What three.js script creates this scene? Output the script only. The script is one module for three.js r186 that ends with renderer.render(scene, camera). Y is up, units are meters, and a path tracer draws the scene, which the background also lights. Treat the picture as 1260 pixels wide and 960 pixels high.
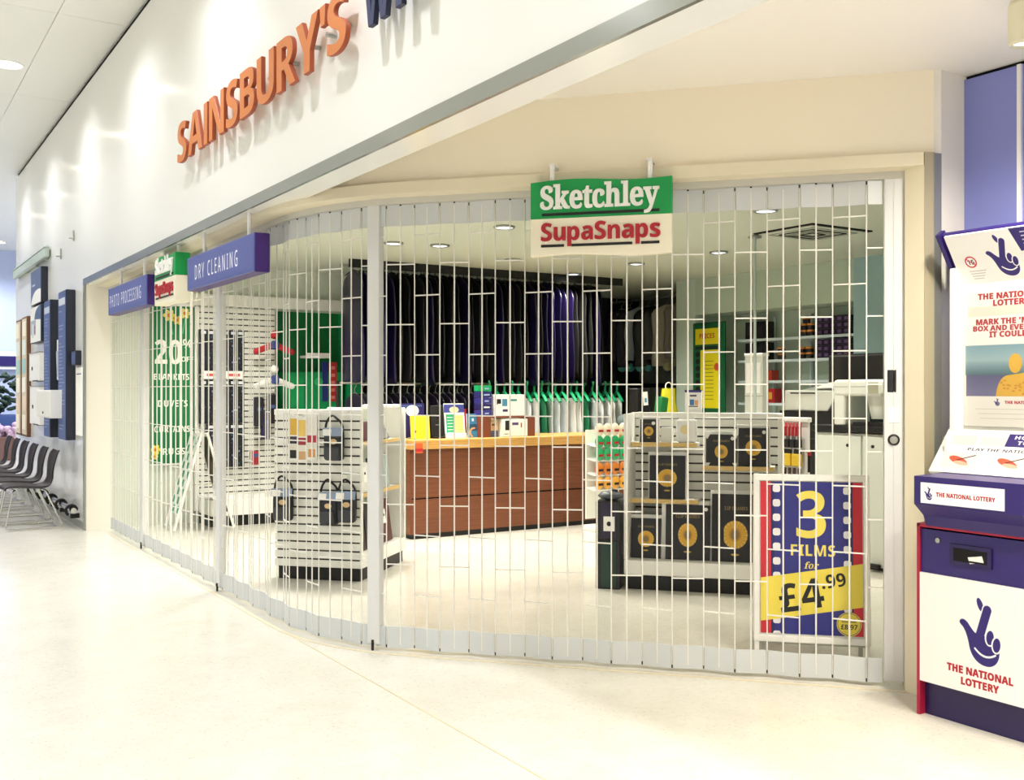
import * as THREE from 'three';
import { RoundedBoxGeometry } from 'three/addons/geometries/RoundedBoxGeometry.js';
import { TextGeometry } from 'three/addons/geometries/TextGeometry.js';
import { FontLoader } from 'three/addons/loaders/FontLoader.js';
import { mergeGeometries } from 'three/addons/utils/BufferGeometryUtils.js';
import { RectAreaLightUniformsLib } from 'three/addons/lights/RectAreaLightUniformsLib.js';

// ---------- camera, light, exposure ----------
const scene = new THREE.Scene();
const camera = new THREE.PerspectiveCamera(2 * Math.atan(480 / 1264) * 180 / Math.PI, 1260 / 960, 0.05, 80);
camera.position.set(0, 1.5, 2.05);
camera.lookAt(-0.8435, 1.5, 2.05 - 0.5372);
scene.background = new THREE.Color(0.25, 0.25, 0.25);
const renderer = new THREE.WebGLRenderer({ antialias: true });
renderer.toneMapping = THREE.LinearToneMapping;
renderer.toneMappingExposure = 1.5;
renderer.shadowMap.enabled = true;
RectAreaLightUniformsLib.init();
const MALL_CANDELA = 12, SHOP_CANDELA = 10;
const MALL_WARM = 0xf8f9ff, SOFFIT_WARM = 0xfff6e6, SHOP_WHITE = 0xfff9ec;

// ---------- helpers: x runs along the facade, v is the depth into the shop (z = -v) ----------
let seed = 12345;
const rnd = () => { seed = (seed * 1664525 + 1013904223) >>> 0; return seed / 4294967296; };
const rr = (a, b) => a + (b - a) * rnd();
const used = {};
const numbered = (n) => { const k = used[n] = (used[n] ?? -1) + 1; return k ? n + '_' + String(k).padStart(3, '0') : n; };
function tag(o, label, category, group) {
  o.userData.label = label; o.userData.category = category;
  if (group) o.userData.group = group;
  return o;
}
function thing(name, label, category, x, y, v, turn = 0, group) {
  const o = new THREE.Group();
  o.name = numbered(name); o.position.set(x, y, -v); o.rotation.y = turn;
  scene.add(o);
  return tag(o, label, category, group);
}
function copyOf(src, label, x, y, v, turn = src.rotation.y, group) {
  const o = src.clone();
  o.name = numbered(src.name.replace(/_\d{3}$/, '')); o.position.set(x, y, -v); o.rotation.y = turn;
  o.userData = { ...src.userData };
  if (label) o.userData.label = label;
  if (group) o.userData.group = group;
  scene.add(o);
  return o;
}
function part(parent, name, geo, mat, x = 0, y = 0, z = 0, rx = 0, ry = 0, rz = 0, label) {
  const m = new THREE.Mesh(geo, mat);
  m.name = name; m.position.set(x, y, z); m.rotation.set(rx, ry, rz);
  if (label) m.userData.label = label;
  parent.add(m);
  return m;
}
const cache = new Map();
function bx(w, h, d, r = 0) {
  const k = [w, h, d, r].map((n) => n.toFixed(4)).join();
  if (!cache.has(k)) cache.set(k, r ? new RoundedBoxGeometry(w, h, d, 2, r) : new THREE.BoxGeometry(w, h, d));
  return cache.get(k);
}
function cyl(r1, r2, h, n = 16) {
  const k = 'c' + [r1, r2, h, n].map((q) => q.toFixed(4)).join();
  if (!cache.has(k)) cache.set(k, new THREE.CylinderGeometry(r1, r2, h, n));
  return cache.get(k);
}
const V = (x, y, z) => new THREE.Vector3(x, y, z);
function tube(points, r, seg = 6, tension = 0.05) {
  const c = new THREE.CatmullRomCurve3(points.map((p) => V(...p)), false, 'catmullrom', tension);
  return new THREE.TubeGeometry(c, points.length * 5, r, seg, false);
}
function poly(points, y0, y1) {       // outline in (x, v), standing from y0 to y1
  const g = new THREE.ExtrudeGeometry(new THREE.Shape(points.map((p) => new THREE.Vector2(...p))), { depth: y1 - y0, bevelEnabled: false });
  g.rotateX(-Math.PI / 2); g.translate(0, y0, 0);
  return g;
}
function struct(name, geo, mat) {
  const m = new THREE.Mesh(geo, mat);
  m.name = name; m.userData.kind = 'structure';
  scene.add(m);
  return m;
}
function wbox(name, x0, x1, v0, v1, y0, y1, mat) {
  const g = new THREE.BoxGeometry(x1 - x0, y1 - y0, v1 - v0);
  const m = struct(name, g, mat);
  m.position.set((x0 + x1) / 2, (y0 + y1) / 2, -(v0 + v1) / 2);
  return m;
}
const std = (color, roughness = 0.6, metalness = 0, extra = {}) => new THREE.MeshStandardMaterial({ color, roughness, metalness, ...extra });
const phys = (o) => new THREE.MeshPhysicalMaterial(o);
function canvasTex(w, h, draw) {
  const c = document.createElement('canvas'); c.width = w; c.height = h;
  draw(c.getContext('2d'), w, h);
  const t = new THREE.CanvasTexture(c); t.colorSpace = THREE.SRGBColorSpace;
  return t;
}
const print = (w, h, draw, roughness = 0.5) => std(0xffffff, roughness, 0, { map: canvasTex(w, h, draw) });
// a board or box whose front (+z) carries a print
function printed(parent, name, w, h, d, front, side, x = 0, y = 0, z = 0, rx = 0, ry = 0, rz = 0) {
  return part(parent, name, bx(w, h, d), [side, side, side, side, front, side], x, y, z, rx, ry, rz);
}
const fill = (c, col, x, y, w, h) => { c.fillStyle = col; c.fillRect(x, y, w, h); };
function words(c, s, x, y, size, col, font = 'bold %px sans-serif', align = 'center', maxW) {
  c.font = font.replace('%', size); c.fillStyle = col; c.textAlign = align; c.textBaseline = 'middle';
  c.fillText(s, x, y, maxW);
  if (col === '#b00c20') { c.strokeStyle = col; c.lineWidth = size * 0.06; c.lineJoin = 'round'; c.strokeText(s, x, y, maxW); }
}
function dataTex(n, f, rep) {
  const d = new Uint8Array(n * n * 4);
  for (let y = 0; y < n; y++) for (let x = 0; x < n; x++) { const [r, g, b] = f(x, y), i = (y * n + x) * 4; d[i] = r; d[i + 1] = g; d[i + 2] = b; d[i + 3] = 255; }
  const t = new THREE.DataTexture(d, n, n); t.colorSpace = THREE.SRGBColorSpace; t.wrapS = t.wrapT = THREE.RepeatWrapping;
  t.magFilter = THREE.LinearFilter; t.minFilter = THREE.LinearMipmapLinearFilter; t.generateMipmaps = true; t.repeat.set(...rep); t.needsUpdate = true;
  return t;
}
const hash = (x, y) => { let h = (x * 374761393 + y * 668265263) | 0; h = Math.imul(h ^ (h >>> 13), 1274126177); return ((h ^ (h >>> 16)) >>> 0) / 4294967296; };
const vnoise = (x, y, per) => {
  const xi = Math.floor(x), yi = Math.floor(y), fx = x - xi, fy = y - yi, s = fx * fx * (3 - 2 * fx), t = fy * fy * (3 - 2 * fy), m = (a) => ((a % per) + per) % per;
  const h = (a, b) => hash(m(a), m(b));
  return (h(xi, yi) * (1 - s) + h(xi + 1, yi) * s) * (1 - t) + (h(xi, yi + 1) * (1 - s) + h(xi + 1, yi + 1) * s) * t;
};
const clamp8 = (v) => Math.max(0, Math.min(255, v));

// ---------- materials ----------
const floorTex = (rep) => dataTex(512, (x, y) => {
  const blot = vnoise(x / 32, y / 32, 16) * 7 + vnoise(x / 6, y / 6, 85) * 6, sp = hash(x >> 1, y >> 1);
  const k = -blot - (sp > 0.985 ? 22 : sp > 0.95 ? 9 : 0);
  return [clamp8(243 + k), clamp8(241 + k), clamp8(234 + k * 1.2)];
}, rep);
const M = {
  fascia: phys({ color: 0xf3f3ee, roughness: 0.22, clearcoat: 0.3, clearcoatRoughness: 0.12 }),
  fasciaMatt: std(0xf2f1ea, 0.5),
  ceil: std(0xeeeee6, 0.45),
  cream: std(0xf8eed6, 0.6), creamWhite: std(0xf8f3e6, 0.6),
  beige: std(0xe9dfc4, 0.5, 0.05),
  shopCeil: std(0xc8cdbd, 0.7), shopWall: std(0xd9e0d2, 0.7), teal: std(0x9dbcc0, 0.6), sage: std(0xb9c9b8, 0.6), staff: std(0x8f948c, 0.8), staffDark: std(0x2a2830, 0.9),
  blue: std(0x858cd0, 0.45), farBlue: std(0xc6d2f2, 0.6),
  steel: std(0xb4b8b6, 0.2, 0.95), steelDull: std(0xa9aba4, 0.42, 0.8), steelBeige: std(0xb9b094, 0.4, 0.5), chrome: std(0xd8d8d4, 0.15, 1),
  grille: std(0xd9dbd8, 0.38, 0.15), grillePanel: std(0xcfd3d4, 0.35, 0.1), rod: std(0xe8e6de, 0.35, 0.1), post: std(0xdcdddc, 0.35, 0.15),
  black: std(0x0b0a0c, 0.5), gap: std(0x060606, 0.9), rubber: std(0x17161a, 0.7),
  white: std(0xf4f3ee, 0.45), offWhite: std(0xe8e8df, 0.5), slatWhite: std(0xecece4, 0.5), groove: std(0x4b4b48, 0.8), card: std(0xf7f6f2, 0.7),
  pine: std(0xd8b877, 0.5), track: std(0xcfcdc4, 0.45, 0.2), seam: std(0xc9bf9d, 0.7), dirt: std(0xd9cfb4, 0.8),
  signBlue: std(0x56609f, 0.4), signPurple: std(0x3a1a6c, 0.4), green: std(0x0a9a4c, 0.4), signCream: std(0xf5eed6, 0.4), red: std(0xb01c2a, 0.5),
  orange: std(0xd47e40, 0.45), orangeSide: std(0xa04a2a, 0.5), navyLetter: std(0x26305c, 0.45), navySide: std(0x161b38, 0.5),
  lotto: std(0x2a1b68, 0.35), lottoDark: std(0x20124c, 0.4), lottoRed: std(0xa8163a, 0.4),
  maroon: std(0x1d1114, 0.5), brown: std(0x7a3f28, 0.55), wood2: std(0x8b4a2c, 0.5), paper: std(0xfbfaf4, 0.8), lampGlow: std(0xffffff, 0.4, 0, { emissive: 0xfff3dc, emissiveIntensity: 3.2 }),
  shopGlow: std(0xffffff, 0.4, 0, { emissive: 0xe6efff, emissiveIntensity: 1.6 }),
  darkBoard: std(0x1b2030, 0.4), boardBlue: std(0x46588a, 0.5), cork: std(0xd8ccb6, 0.8), corkEdge: std(0x6e4a30, 0.6), greyGreen: std(0xb6c4bc, 0.4),
};
const woodTex = (base, dark, rep) => dataTex(256, (x, y) => {
  const g = vnoise(x / 40, y / 3, 86) * 0.6 + vnoise(x / 10, y / 1.5, 170) * 0.4, k = g * g;
  return [0, 1, 2].map((i) => clamp8(base[i] * (1 - k) + dark[i] * k));
}, rep);
M.counterWood = std(0xffffff, 0.42, 0, { map: woodTex([122, 68, 38], [88, 46, 25], [1.2, 1]) });
M.counterTop = std(0xffffff, 0.4, 0, { map: woodTex([208, 162, 88], [160, 110, 50], [3, 0.4]) });

// ---------- structure: mall ----------
const floorMat = std(0xebe9e4, 0.2, 0, { map: floorTex([17, 9]) });
wbox('floor', -30, 5, -9, 9, -0.2, 0, floorMat);
const ceiling = wbox('ceiling', -30, 5, -9.2, 0.3, 4.81, 5.0, M.ceil);
for (let i = 0; i < 12; i++) for (let j = 0; j < 5; j++) {         // ceiling panels with fine joints
  const x0 = -30 + i * 2.9, [v0, v1] = [[-0.575, 0.0], [-1.775, -0.58], [-2.975, -1.78], [-5.5, -2.98], [-9, -5.505]][j];
  part(ceiling, 'panel', bx(2.895, 0.02, v1 - v0), M.ceil, x0 + 1.45 + 12.5, -0.105, -(v0 + v1) / 2 + (-9.2 + 0.3) / 2);
}
wbox('wall_front', -11.69, 5, 0, 0.18, 2.63, 4.735, M.fascia);
wbox('wall_left', -17.4, -11.69, 0, 0.27, 0, 4.735, M.fascia);
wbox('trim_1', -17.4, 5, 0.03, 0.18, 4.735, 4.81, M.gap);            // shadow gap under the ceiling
wbox('wall_return', -17.4, -17.2, 0.27, 4.6, 0, 4.81, M.fasciaMatt);
wbox('wall_far', -27.2, -27, -9, 4.8, 0, 4.81, M.farBlue);
wbox('wall_beyond', -27, -17.4, 4.6, 4.8, 0, 4.81, M.farBlue);
wbox('ceiling_beyond', -27.2, -17.2, 0.3, 4.8, 4.81, 5.0, M.ceil);
wbox('wall_opposite', -27.2, 5, -9.2, -9, 0, 4.81, M.fasciaMatt);
wbox('wall_end', 5, 5.2, -9.2, 3, 0, 4.81, M.fasciaMatt);
// steel edge trims of the opening
wbox('trim_2', -11.76, 5, -0.014, 0.004, 2.622, 2.69, M.steel);
wbox('trim_3', -11.76, -11.675, -0.014, 0.004, 0, 2.622, M.steelDull);
wbox('trim_4', -11.692, -11.68, 0.0, 0.27, 0, 2.63, M.creamWhite);
wbox('baseboard_left', -17.4, -11.76, -0.012, 0, 0, 0.07, M.steelDull);
// soffit of the entrance recess, blue wall behind the lottery stand
wbox('soffit', -11.69, 5, 0.18, 2.95, 3.07, 3.25, M.creamWhite);
wbox('wall_right', -3.12, -2.835, 2.62, 2.75, 0, 3.05, M.blue);
wbox('trim_5', -2.835, -2.815, 2.605, 2.75, 0, 3.05, M.white);
wbox('wall_right_beyond', -2.815, 5, 2.62, 2.75, 0, 3.05, M.blue);
wbox('trim_6', -3.12, 5, 2.64, 2.75, 3.05, 3.07, M.gap);

// ---------- the grille's path: along the facade, a bend, then the splay ----------
const S = [0.741, 0.672], TURN = Math.atan2(S[1], S[0]);
const pts = [];
for (let x = -11.6; x < -6.27; x += 0.02) pts.push([x, 0.24]);
for (let i = 0; i <= 60; i++) {
  const t = i / 60, a = (1 - t) * (1 - t), b = 2 * t * (1 - t), c = t * t;
  pts.push([a * -6.27 + b * -5.67 + c * -5.226, a * 0.24 + b * 0.24 + c * 0.645]);
}
for (let d = 0.02; d <= 2.501; d += 0.02) pts.push([-5.226 + S[0] * d, 0.645 + S[1] * d]);
const arc = [0];
for (let i = 1; i < pts.length; i++) arc.push(arc[i - 1] + Math.hypot(pts[i][0] - pts[i - 1][0], pts[i][1] - pts[i - 1][1]));
const LEN = arc[arc.length - 1];
function on(s) {                                       // point and heading at arc length s
  s = Math.max(0, s);
  let i = 1; while (i < pts.length - 1 && arc[i] < s) i++;
  const t = (s - arc[i - 1]) / (arc[i] - arc[i - 1]), [x0, v0] = pts[i - 1], [x1, v1] = pts[i];
  return { x: x0 + (x1 - x0) * t, v: v0 + (v1 - v0) * t, dx: (x1 - x0) / (arc[i] - arc[i - 1]), dv: (v1 - v0) / (arc[i] - arc[i - 1]) };
}
const off = (s, n) => { const p = on(s); return [p.x + n * p.dv, p.v - n * p.dx]; };   // n > 0 is towards the mall
function along(s0, s1, n0, n1, y0, y1, step = 0.12) {
  const a = [], b = [], k = Math.ceil((s1 - s0) / step);
  for (let i = 0; i <= k; i++) { const s = s0 + (s1 - s0) * i / k; a.push(off(s, n0)); b.unshift(off(s, n1)); }
  return poly([...a, ...b], y0, y1);
}
const nearest = (x, v) => { let b = 0, d = 9; for (let i = 0; i < pts.length; i++) { const e = Math.hypot(pts[i][0] - x, pts[i][1] - v); if (e < d) { d = e; b = arc[i]; } } return b; };
struct('wall_head', along(0, LEN + 0.225, 0.11, -0.12, 2.64, 3.07), M.cream);
struct('trim_7', along(0, LEN + 0.175, 0.145, -0.06, 2.598, 2.662), M.beige);
struct('trim_8', along(0, LEN + 0.1, 0.03, -0.04, 2.563, 2.6), M.track);
struct('trim_9', along(0.3, LEN + 0.1, 0.085, 0.06, 0, 0.003), M.dirt);
wbox('trim_10', -9.5, 4.5, 0.176, 0.184, 0, 0.0015, M.seam);
// right jamb and pier
{
  const e = (s, n) => [-5.43 + S[0] * s + n * S[1], 0.46 + S[1] * s - n * S[0]];
  struct('trim_11', poly([e(2.872, 0.06), e(2.952, 0.15), e(2.952, -0.1), e(2.872, -0.1)], 0, 2.598), M.beige);
  struct('trim_12', poly([e(2.952, 0.155), e(3.0, 0.135), e(3.0, -0.1), e(2.952, -0.1)], 0, 2.66), M.steelBeige);
  struct('trim_13', poly([e(3.0, 0.14), e(3.034, 0.118), e(3.034, -0.1), e(3.0, -0.1)], 0, 2.655), M.steelDull);
  struct('pier', poly([e(3.0, 0.1), [-3.12, e(3.0, 0.1)[1] + 0.03], [-3.12, 3.1], [-3.5, 3.1], e(2.95, -0.12)], 0, 3.07), M.creamWhite);
}
// ---------- structure: shop ----------
struct('ceiling_shop', poly([[-12.8, 0.25], off(0, -0.1), ...[...Array(40)].map((_, i) => off(LEN * (i + 1) / 40, -0.1)), [-3.2, 2.75], [-3.2, 8.6], [-12.8, 8.6]], 2.92, 3.06), M.shopCeil);
wbox('wall_shop_left', -11.95, -11.7, 0.27, 2.1, 0, 2.92, M.shopWall);
wbox('wall_niche', -12.3, -12.05, 2.1, 3.2, 0, 2.92, std(0x0c7d45, 0.6));
wbox('wall_niche_side', -12.1, -11.7, 3.04, 3.2, 0, 2.46, std(0x12a866, 0.55));
wbox('wall_niche_head', -12.1, -11.7, 2.1, 3.2, 2.455, 2.92, M.shopWall);
wbox('bulkhead', -11.7, -11.62, 0.27, 3.2, 2.455, 2.585, M.white);
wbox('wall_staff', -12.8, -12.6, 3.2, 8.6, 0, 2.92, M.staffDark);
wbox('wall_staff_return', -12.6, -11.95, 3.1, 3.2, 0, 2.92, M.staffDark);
wbox('wall_staff_back', -12.6, -10.15, 8.35, 8.6, 0, 2.92, M.staff);
wbox('column', -10.2, -9.84, 7.0, 8.4, 0, 2.92, std(0xc3d4c6, 0.6));
wbox('wall_alcove_head', -9.84, -7.36, 7.0, 7.5, 2.46, 2.92, M.sage);
wbox('wall_alcove', -9.84, -7.36, 7.45, 7.6, 0, 2.46, M.sage);
wbox('wall_back', -7.36, -3.0, 7.0, 7.6, 0, 2.92, M.teal);
wbox('wall_shop_right', -3.3, -3.1, 2.75, 7.2, 0, 2.92, M.shopWall);

// ---------- lamps ----------
function spot(x, y, v, cd, color, angle = 1.25) {
  const l = new THREE.SpotLight(color, cd, 0, angle, 0.9, 2);
  l.position.set(x, y, -v); l.target.position.set(x, 0, -v); l.shadow.radius = 4; l.castShadow = true;
  scene.add(l, l.target);
  return l;
}
const mallLamp = thing('ceiling_downlight', 'round recessed white downlight in the high mall ceiling', 'downlight', -11.49, 4.795, -0.78, 0, 'mall ceiling downlights');
part(mallLamp, 'trim_ring', new THREE.TorusGeometry(0.15, 0.012, 8, 32), M.white, 0, -0.004, 0, Math.PI / 2);
part(mallLamp, 'diffuser', cyl(0.145, 0.145, 0.008, 32), M.lampGlow, 0, -0.002, 0);
for (let k = -4; k <= 6; k++) for (const v of [-0.78, -3.4, -6.6]) {
  if (v < -1 && (k & 1)) continue;
  const x = -11.49 + k * 2.4;
  if (k || v < -1) copyOf(mallLamp, null, x, 4.795, v);
  spot(x, 4.77, v, MALL_CANDELA * (v < -1 ? 1.7 : 0.8), MALL_WARM);
}
for (const [x, v] of [[-19.5, 2], [-23, 2.4], [-25.5, 0.6]]) { copyOf(mallLamp, null, x, 4.8, v); spot(x, 4.77, v, MALL_CANDELA * 3, 0xf0f3ff); }
const shopLamp = thing('shop_downlight', 'small round downlight in the low shop ceiling', 'downlight', -8.31, 2.915, 0.94, 0, 'shop ceiling downlights');
part(shopLamp, 'trim_ring', new THREE.TorusGeometry(0.085, 0.012, 8, 24), M.steelDull, 0, -0.004, 0, Math.PI / 2);
part(shopLamp, 'diffuser', cyl(0.08, 0.08, 0.008, 24), M.shopGlow, 0, -0.003, 0);
[[-8.31, 0.94], [-8.02, 1.4], [-8.95, 2.3], [-8.85, 2.75], [-7.55, 2.68], [-9.4, 3.95], [-10.15, 5.3], [-8.95, 5.3], [-5.75, 3.98], [-7.75, 5.4], [-10.6, 1.4], [-4.9, 5.4]].forEach(([x, v], i) => {
  if (i) copyOf(shopLamp, null, x, 2.915, v);
  spot(x, 2.89, v, SHOP_CANDELA, SHOP_WHITE);
});
{
  const f = thing('ceiling_spotlight', 'pale cylindrical spotlight hanging from the soffit above the lottery stand', 'spotlight', -2.33, 2.93, 1.82);
  part(f, 'body', new THREE.LatheGeometry([[0.0, 0.1], [0.05, 0.1], [0.055, 0.08], [0.055, -0.06], [0.045, -0.075], [0.042, -0.06], [0, -0.055]].map((p) => new THREE.Vector2(...p)), 24), std(0xe4e0c4, 0.5), 0, 0, 0);
  part(f, 'stem', cyl(0.01, 0.01, 0.06, 10), M.black, 0, 0.12, 0);
  part(f, 'diffuser', cyl(0.04, 0.04, 0.006, 20), M.lampGlow, 0, -0.058, 0);
  spot(-2.33, 2.86, 1.82, 12, SOFFIT_WARM, 1.45);
  // the same fitting again farther along the soffit
  for (const [x, v, side] of [[-1.15, 1.0, 'middle'], [0.3, 1.0, 'far']]) { copyOf(f, 'pale cylindrical soffit spotlight, ' + side + ' one of the row beside the lottery stand', x, 2.93, v); spot(x, 2.86, v, 17, SOFFIT_WARM, 1.45); }
}

// ---------- folding grille ----------
{
  const ROWS_A = [2.22, 1.875, 1.53, 1.187, 0.844, 0.5], ROWS_B = [2.384, 2.04, 1.7, 1.355, 1.01, 0.67, 0.327];
  const rodThick = cyl(0.0045, 0.0045, 2.5, 8), rodThin = cyl(0.0035, 0.0035, 2.5, 8), pin = cyl(0.0035, 0.0035, 0.115, 6), knob = cyl(0.006, 0.006, 0.026, 8);
  const link = (a, b, y, g) => {
    const dx = b[0] - a[0], dz = -(b[1] - a[1]), len = Math.hypot(dx, dz);
    part(g, 'link', bx(len, 0.007, 0.005), M.rod, (a[0] + b[0]) / 2 - g.position.x, y, -(a[1] + b[1]) / 2 - g.position.z, 0, -Math.atan2(dz, dx), 0);
  };
  function section(s0, s1, pitch, label, lead) {
    const p0 = on(s0), g = thing('folding_grille', label, 'security grille', p0.x, 0, p0.v);
    const n = 2 * Math.round((s1 - s0) / (2 * pitch)), P = [];
    for (let i = 0; i <= n; i++) P.push(off(s0 + (s1 - s0) * i / n, i & 1 ? (i % 4 === 1 ? 0.014 : -0.014) : 0));
    const at = (p, y, name, geo, mat, ry = 0) => part(g, name, geo, mat, p[0] - p0.x, y, -p[1] - g.position.z, 0, ry, 0);
    for (let i = 0; i <= n; i++) {
      if (i > 0 && i < n) at(P[i], 1.29, 'rod', i & 1 ? rodThin : rodThick, M.rod);
      if (i & 1) {
        const a = P[i], b = P[Math.min(n, i + 2)];
        at(a, 2.5, 'hinge_pin', pin, M.rubber); at(a, 0.08, 'hinge_pin', pin, M.rubber);
        const plate = (u, w) => {
          const dx = w[0] - u[0], dz = -(w[1] - u[1]), len = Math.hypot(dx, dz) - 0.012, mid = [(u[0] + w[0]) / 2, (u[1] + w[1]) / 2];
          at(mid, 2.5, 'head_panel', bx(len, 0.12, 0.006), M.grillePanel, -Math.atan2(dz, dx));
          at(mid, 0.082, 'foot_panel', bx(len, 0.122, 0.006), M.grillePanel, -Math.atan2(dz, dx));
        };
        if (i === 1) plate(P[0], P[1]);
        plate(a, b);
      } else {
        const odd = (i / 2) & 1, rows = odd ? ROWS_A : ROWS_B;
        if (odd && i < n) at(P[i], 2.568, 'hanger', knob, M.rubber);
        for (const y of rows) {
          if (i > 0) link(P[i - 1], P[i], y, g);
          if (i < n) link(P[i], P[i + 1], y, g);
        }
      }
    }
    // the post that ends this section
    const e = on(s1 + (lead ? 0.05 : 0)), ry = Math.atan2(e.dv, e.dx);
    const post = part(g, 'post', bx(lead ? 0.097 : 0.08, 2.53, 0.055, 0.006), M.post, e.x - p0.x, 1.3, -e.v - g.position.z, 0, ry, 0, 'wide grey post');
    if (!lead) part(post, 'drop_bolt', cyl(0.008, 0.008, 0.06, 8), M.rubber, 0.0, -1.27, 0.03);
    else {
      part(post, 'handle_recess', bx(0.042, 0.112, 0.006, 0.003), M.black, -0.012, 0.245, 0.0285, 0, 0, 0, 'black recessed handle plate');
      part(post, 'notice', bx(0.052, 0.075, 0.003), M.white, -0.004, 0.075, 0.029);
      part(post, 'lock_ring', new THREE.TorusGeometry(0.023, 0.006, 8, 24), M.black, -0.003, -0.05, 0.03);
      part(post, 'lock_barrel', cyl(0.019, 0.019, 0.012, 20), M.steelDull, -0.003, -0.05, 0.03, Math.PI / 2);
      for (const dx of [-0.022, 0.02]) part(post, 'rib', bx(0.004, 2.5, 0.005), M.grille, dx + 0.02, 0, 0.029);
    }
    return g;
  }
  const s3 = nearest(-10.08, 0.24), s2 = nearest(-7.65, 0.24), s1 = nearest(-5.43, 0.47);
  section(0.02, s3, 0.058, 'grey folding shop grille, tightly packed end section at the far left jamb');
  section(s3, s2, 0.084, 'grey folding shop grille section hanging below the two blue signs');
  section(s2, s1, 0.084, 'grey folding shop grille section that bends, left of the widest post');
  section(s1, LEN - 0.0, 0.084, 'grey folding shop grille section behind the green and cream sign, with lock post', true);
}

// ---------- lettering and hanging signs ----------
const FL = new FontLoader();
const fontSans = await FL.loadAsync('fonts/droid/droid_sans_bold.typeface.json');
const fontSerif = await FL.loadAsync('fonts/droid/droid_serif_bold.typeface.json');
const capHeight = (font) => { const g = new TextGeometry('H', { font, size: 1, depth: 0.1, bevelEnabled: false }); g.computeBoundingBox(); return g.boundingBox.max.y; };
const CAP = new Map([[fontSans, capHeight(fontSans)], [fontSerif, capHeight(fontSerif)]]);
function letterGeo(ch, font, depth, h, bevel = 0) {
  const k = h / CAP.get(font);
  const g = new TextGeometry(ch, { font, size: 1, depth: depth / k, curveSegments: 6, bevelEnabled: bevel > 0, bevelSize: bevel, bevelThickness: 0.004 / k, bevelSegments: 1 });
  g.scale(k, k, k); g.computeBoundingBox();
  return g;
}
function fasciaWord(text, x0, x1, y0, h, mats, label) {
  const t = thing('fascia_lettering', label, 'shop sign', x0, y0, 0);
  let x = 0; const items = [];
  for (const ch of text) {
    const g = letterGeo(ch === 'I' ? 'l' : ch, fontSans, 0.018, h, 0.006);
    if (ch === 'I') { g.scale(1, h / g.boundingBox.max.y, 1); g.computeBoundingBox(); }
    const b = g.boundingBox;
    if (ch === 'Y') x -= 0.028;
    items.push([g, x - b.min.x]); x += b.max.x - b.min.x + (ch === "'" || text[items.length] === "'" ? 0.012 : 0.03);
  }
  const k = (x1 - x0) / (x - 0.03);
  for (const [g, px] of items) {
    const m = part(t, 'letter', g, mats, px * k, 0, 0.055); m.scale.x = k;
    const b = g.boundingBox, cx = (b.min.x + b.max.x) / 2;
    part(m, 'stand_off', cyl(0.012, 0.012, 0.05, 8), M.steelDull, cx, h * 0.5, -0.0255, Math.PI / 2);
  }
  return t;
}
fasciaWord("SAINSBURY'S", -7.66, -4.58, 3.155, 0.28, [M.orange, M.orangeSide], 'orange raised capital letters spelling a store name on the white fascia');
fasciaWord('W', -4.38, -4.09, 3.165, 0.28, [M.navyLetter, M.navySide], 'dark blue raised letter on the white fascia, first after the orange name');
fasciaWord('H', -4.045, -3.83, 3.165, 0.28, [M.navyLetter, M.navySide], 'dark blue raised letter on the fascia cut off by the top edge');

const wave = (u, amp) => amp * Math.sin(u * Math.PI * 2 - 0.25);
function wavySign(t, W, up, dn, depth, amp, flatText) {
  const half = (top) => {
    const s = new THREE.Shape(), N = 32;
    s.moveTo(0, 0);
    for (let i = 0; i <= N; i++) { const u = i / N; s.lineTo(u * W, (top ? up : -dn) + wave(u, amp)); }
    s.lineTo(W, 0); s.closePath();
    const g = new THREE.ExtrudeGeometry(s, { depth: depth - 0.006, bevelEnabled: true, bevelSize: 0.003, bevelThickness: 0.003, bevelSegments: 2 });
    g.translate(-W / 2, 0, -depth / 2 + 0.003);
    return g;
  };
  part(t, 'upper_panel', half(true), M.green, 0, 0, 0);
  part(t, 'lower_panel', half(false), M.signCream, 0, -0.002, 0);
  const k = W / 0.74, zf = depth / 2 + 0.003, slope = 0;
  const line = (str, font, mat, x0, x1, y, h, bevel) => {
    const geos = []; let x = 0;
    for (const ch of str) {
      const g = letterGeo(ch, font, 0.005, h, bevel), b = g.boundingBox;
      g.translate(x - b.min.x, 0, 0); x += b.max.x - b.min.x + h * (font === fontSerif ? -0.02 : 0.1); geos.push(g);
    }
    const g = mergeGeometries(geos); g.computeBoundingBox();
    const w = g.boundingBox.max.x; g.scale((x1 - x0) / w, 1, 1);
    part(t, 'lettering', g, mat, x0, y, zf - 0.001);
  };
  line('Sketchley', fontSerif, M.white, -0.32 * k, 0.31 * k, 0.05, 0.118 * (k > 0.95 ? 1 : 1), 0.028);
  line('SupaSnaps', fontSans, M.red, -0.315 * k, 0.315 * k, -0.118, 0.092, 0.012);
  part(t, 'rule', bx(0.62 * k, 0.014, 0.004), M.black, 0, 0.02, zf);
  for (const [a, b] of [[-0.315, -0.19], [-0.15, 0.17], [0.215, 0.31]]) part(t, 'rule', bx((b - a) * k, 0.014, 0.004, 0.0018), M.black, (a + b) / 2 * k, -0.145, zf);
}
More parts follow.
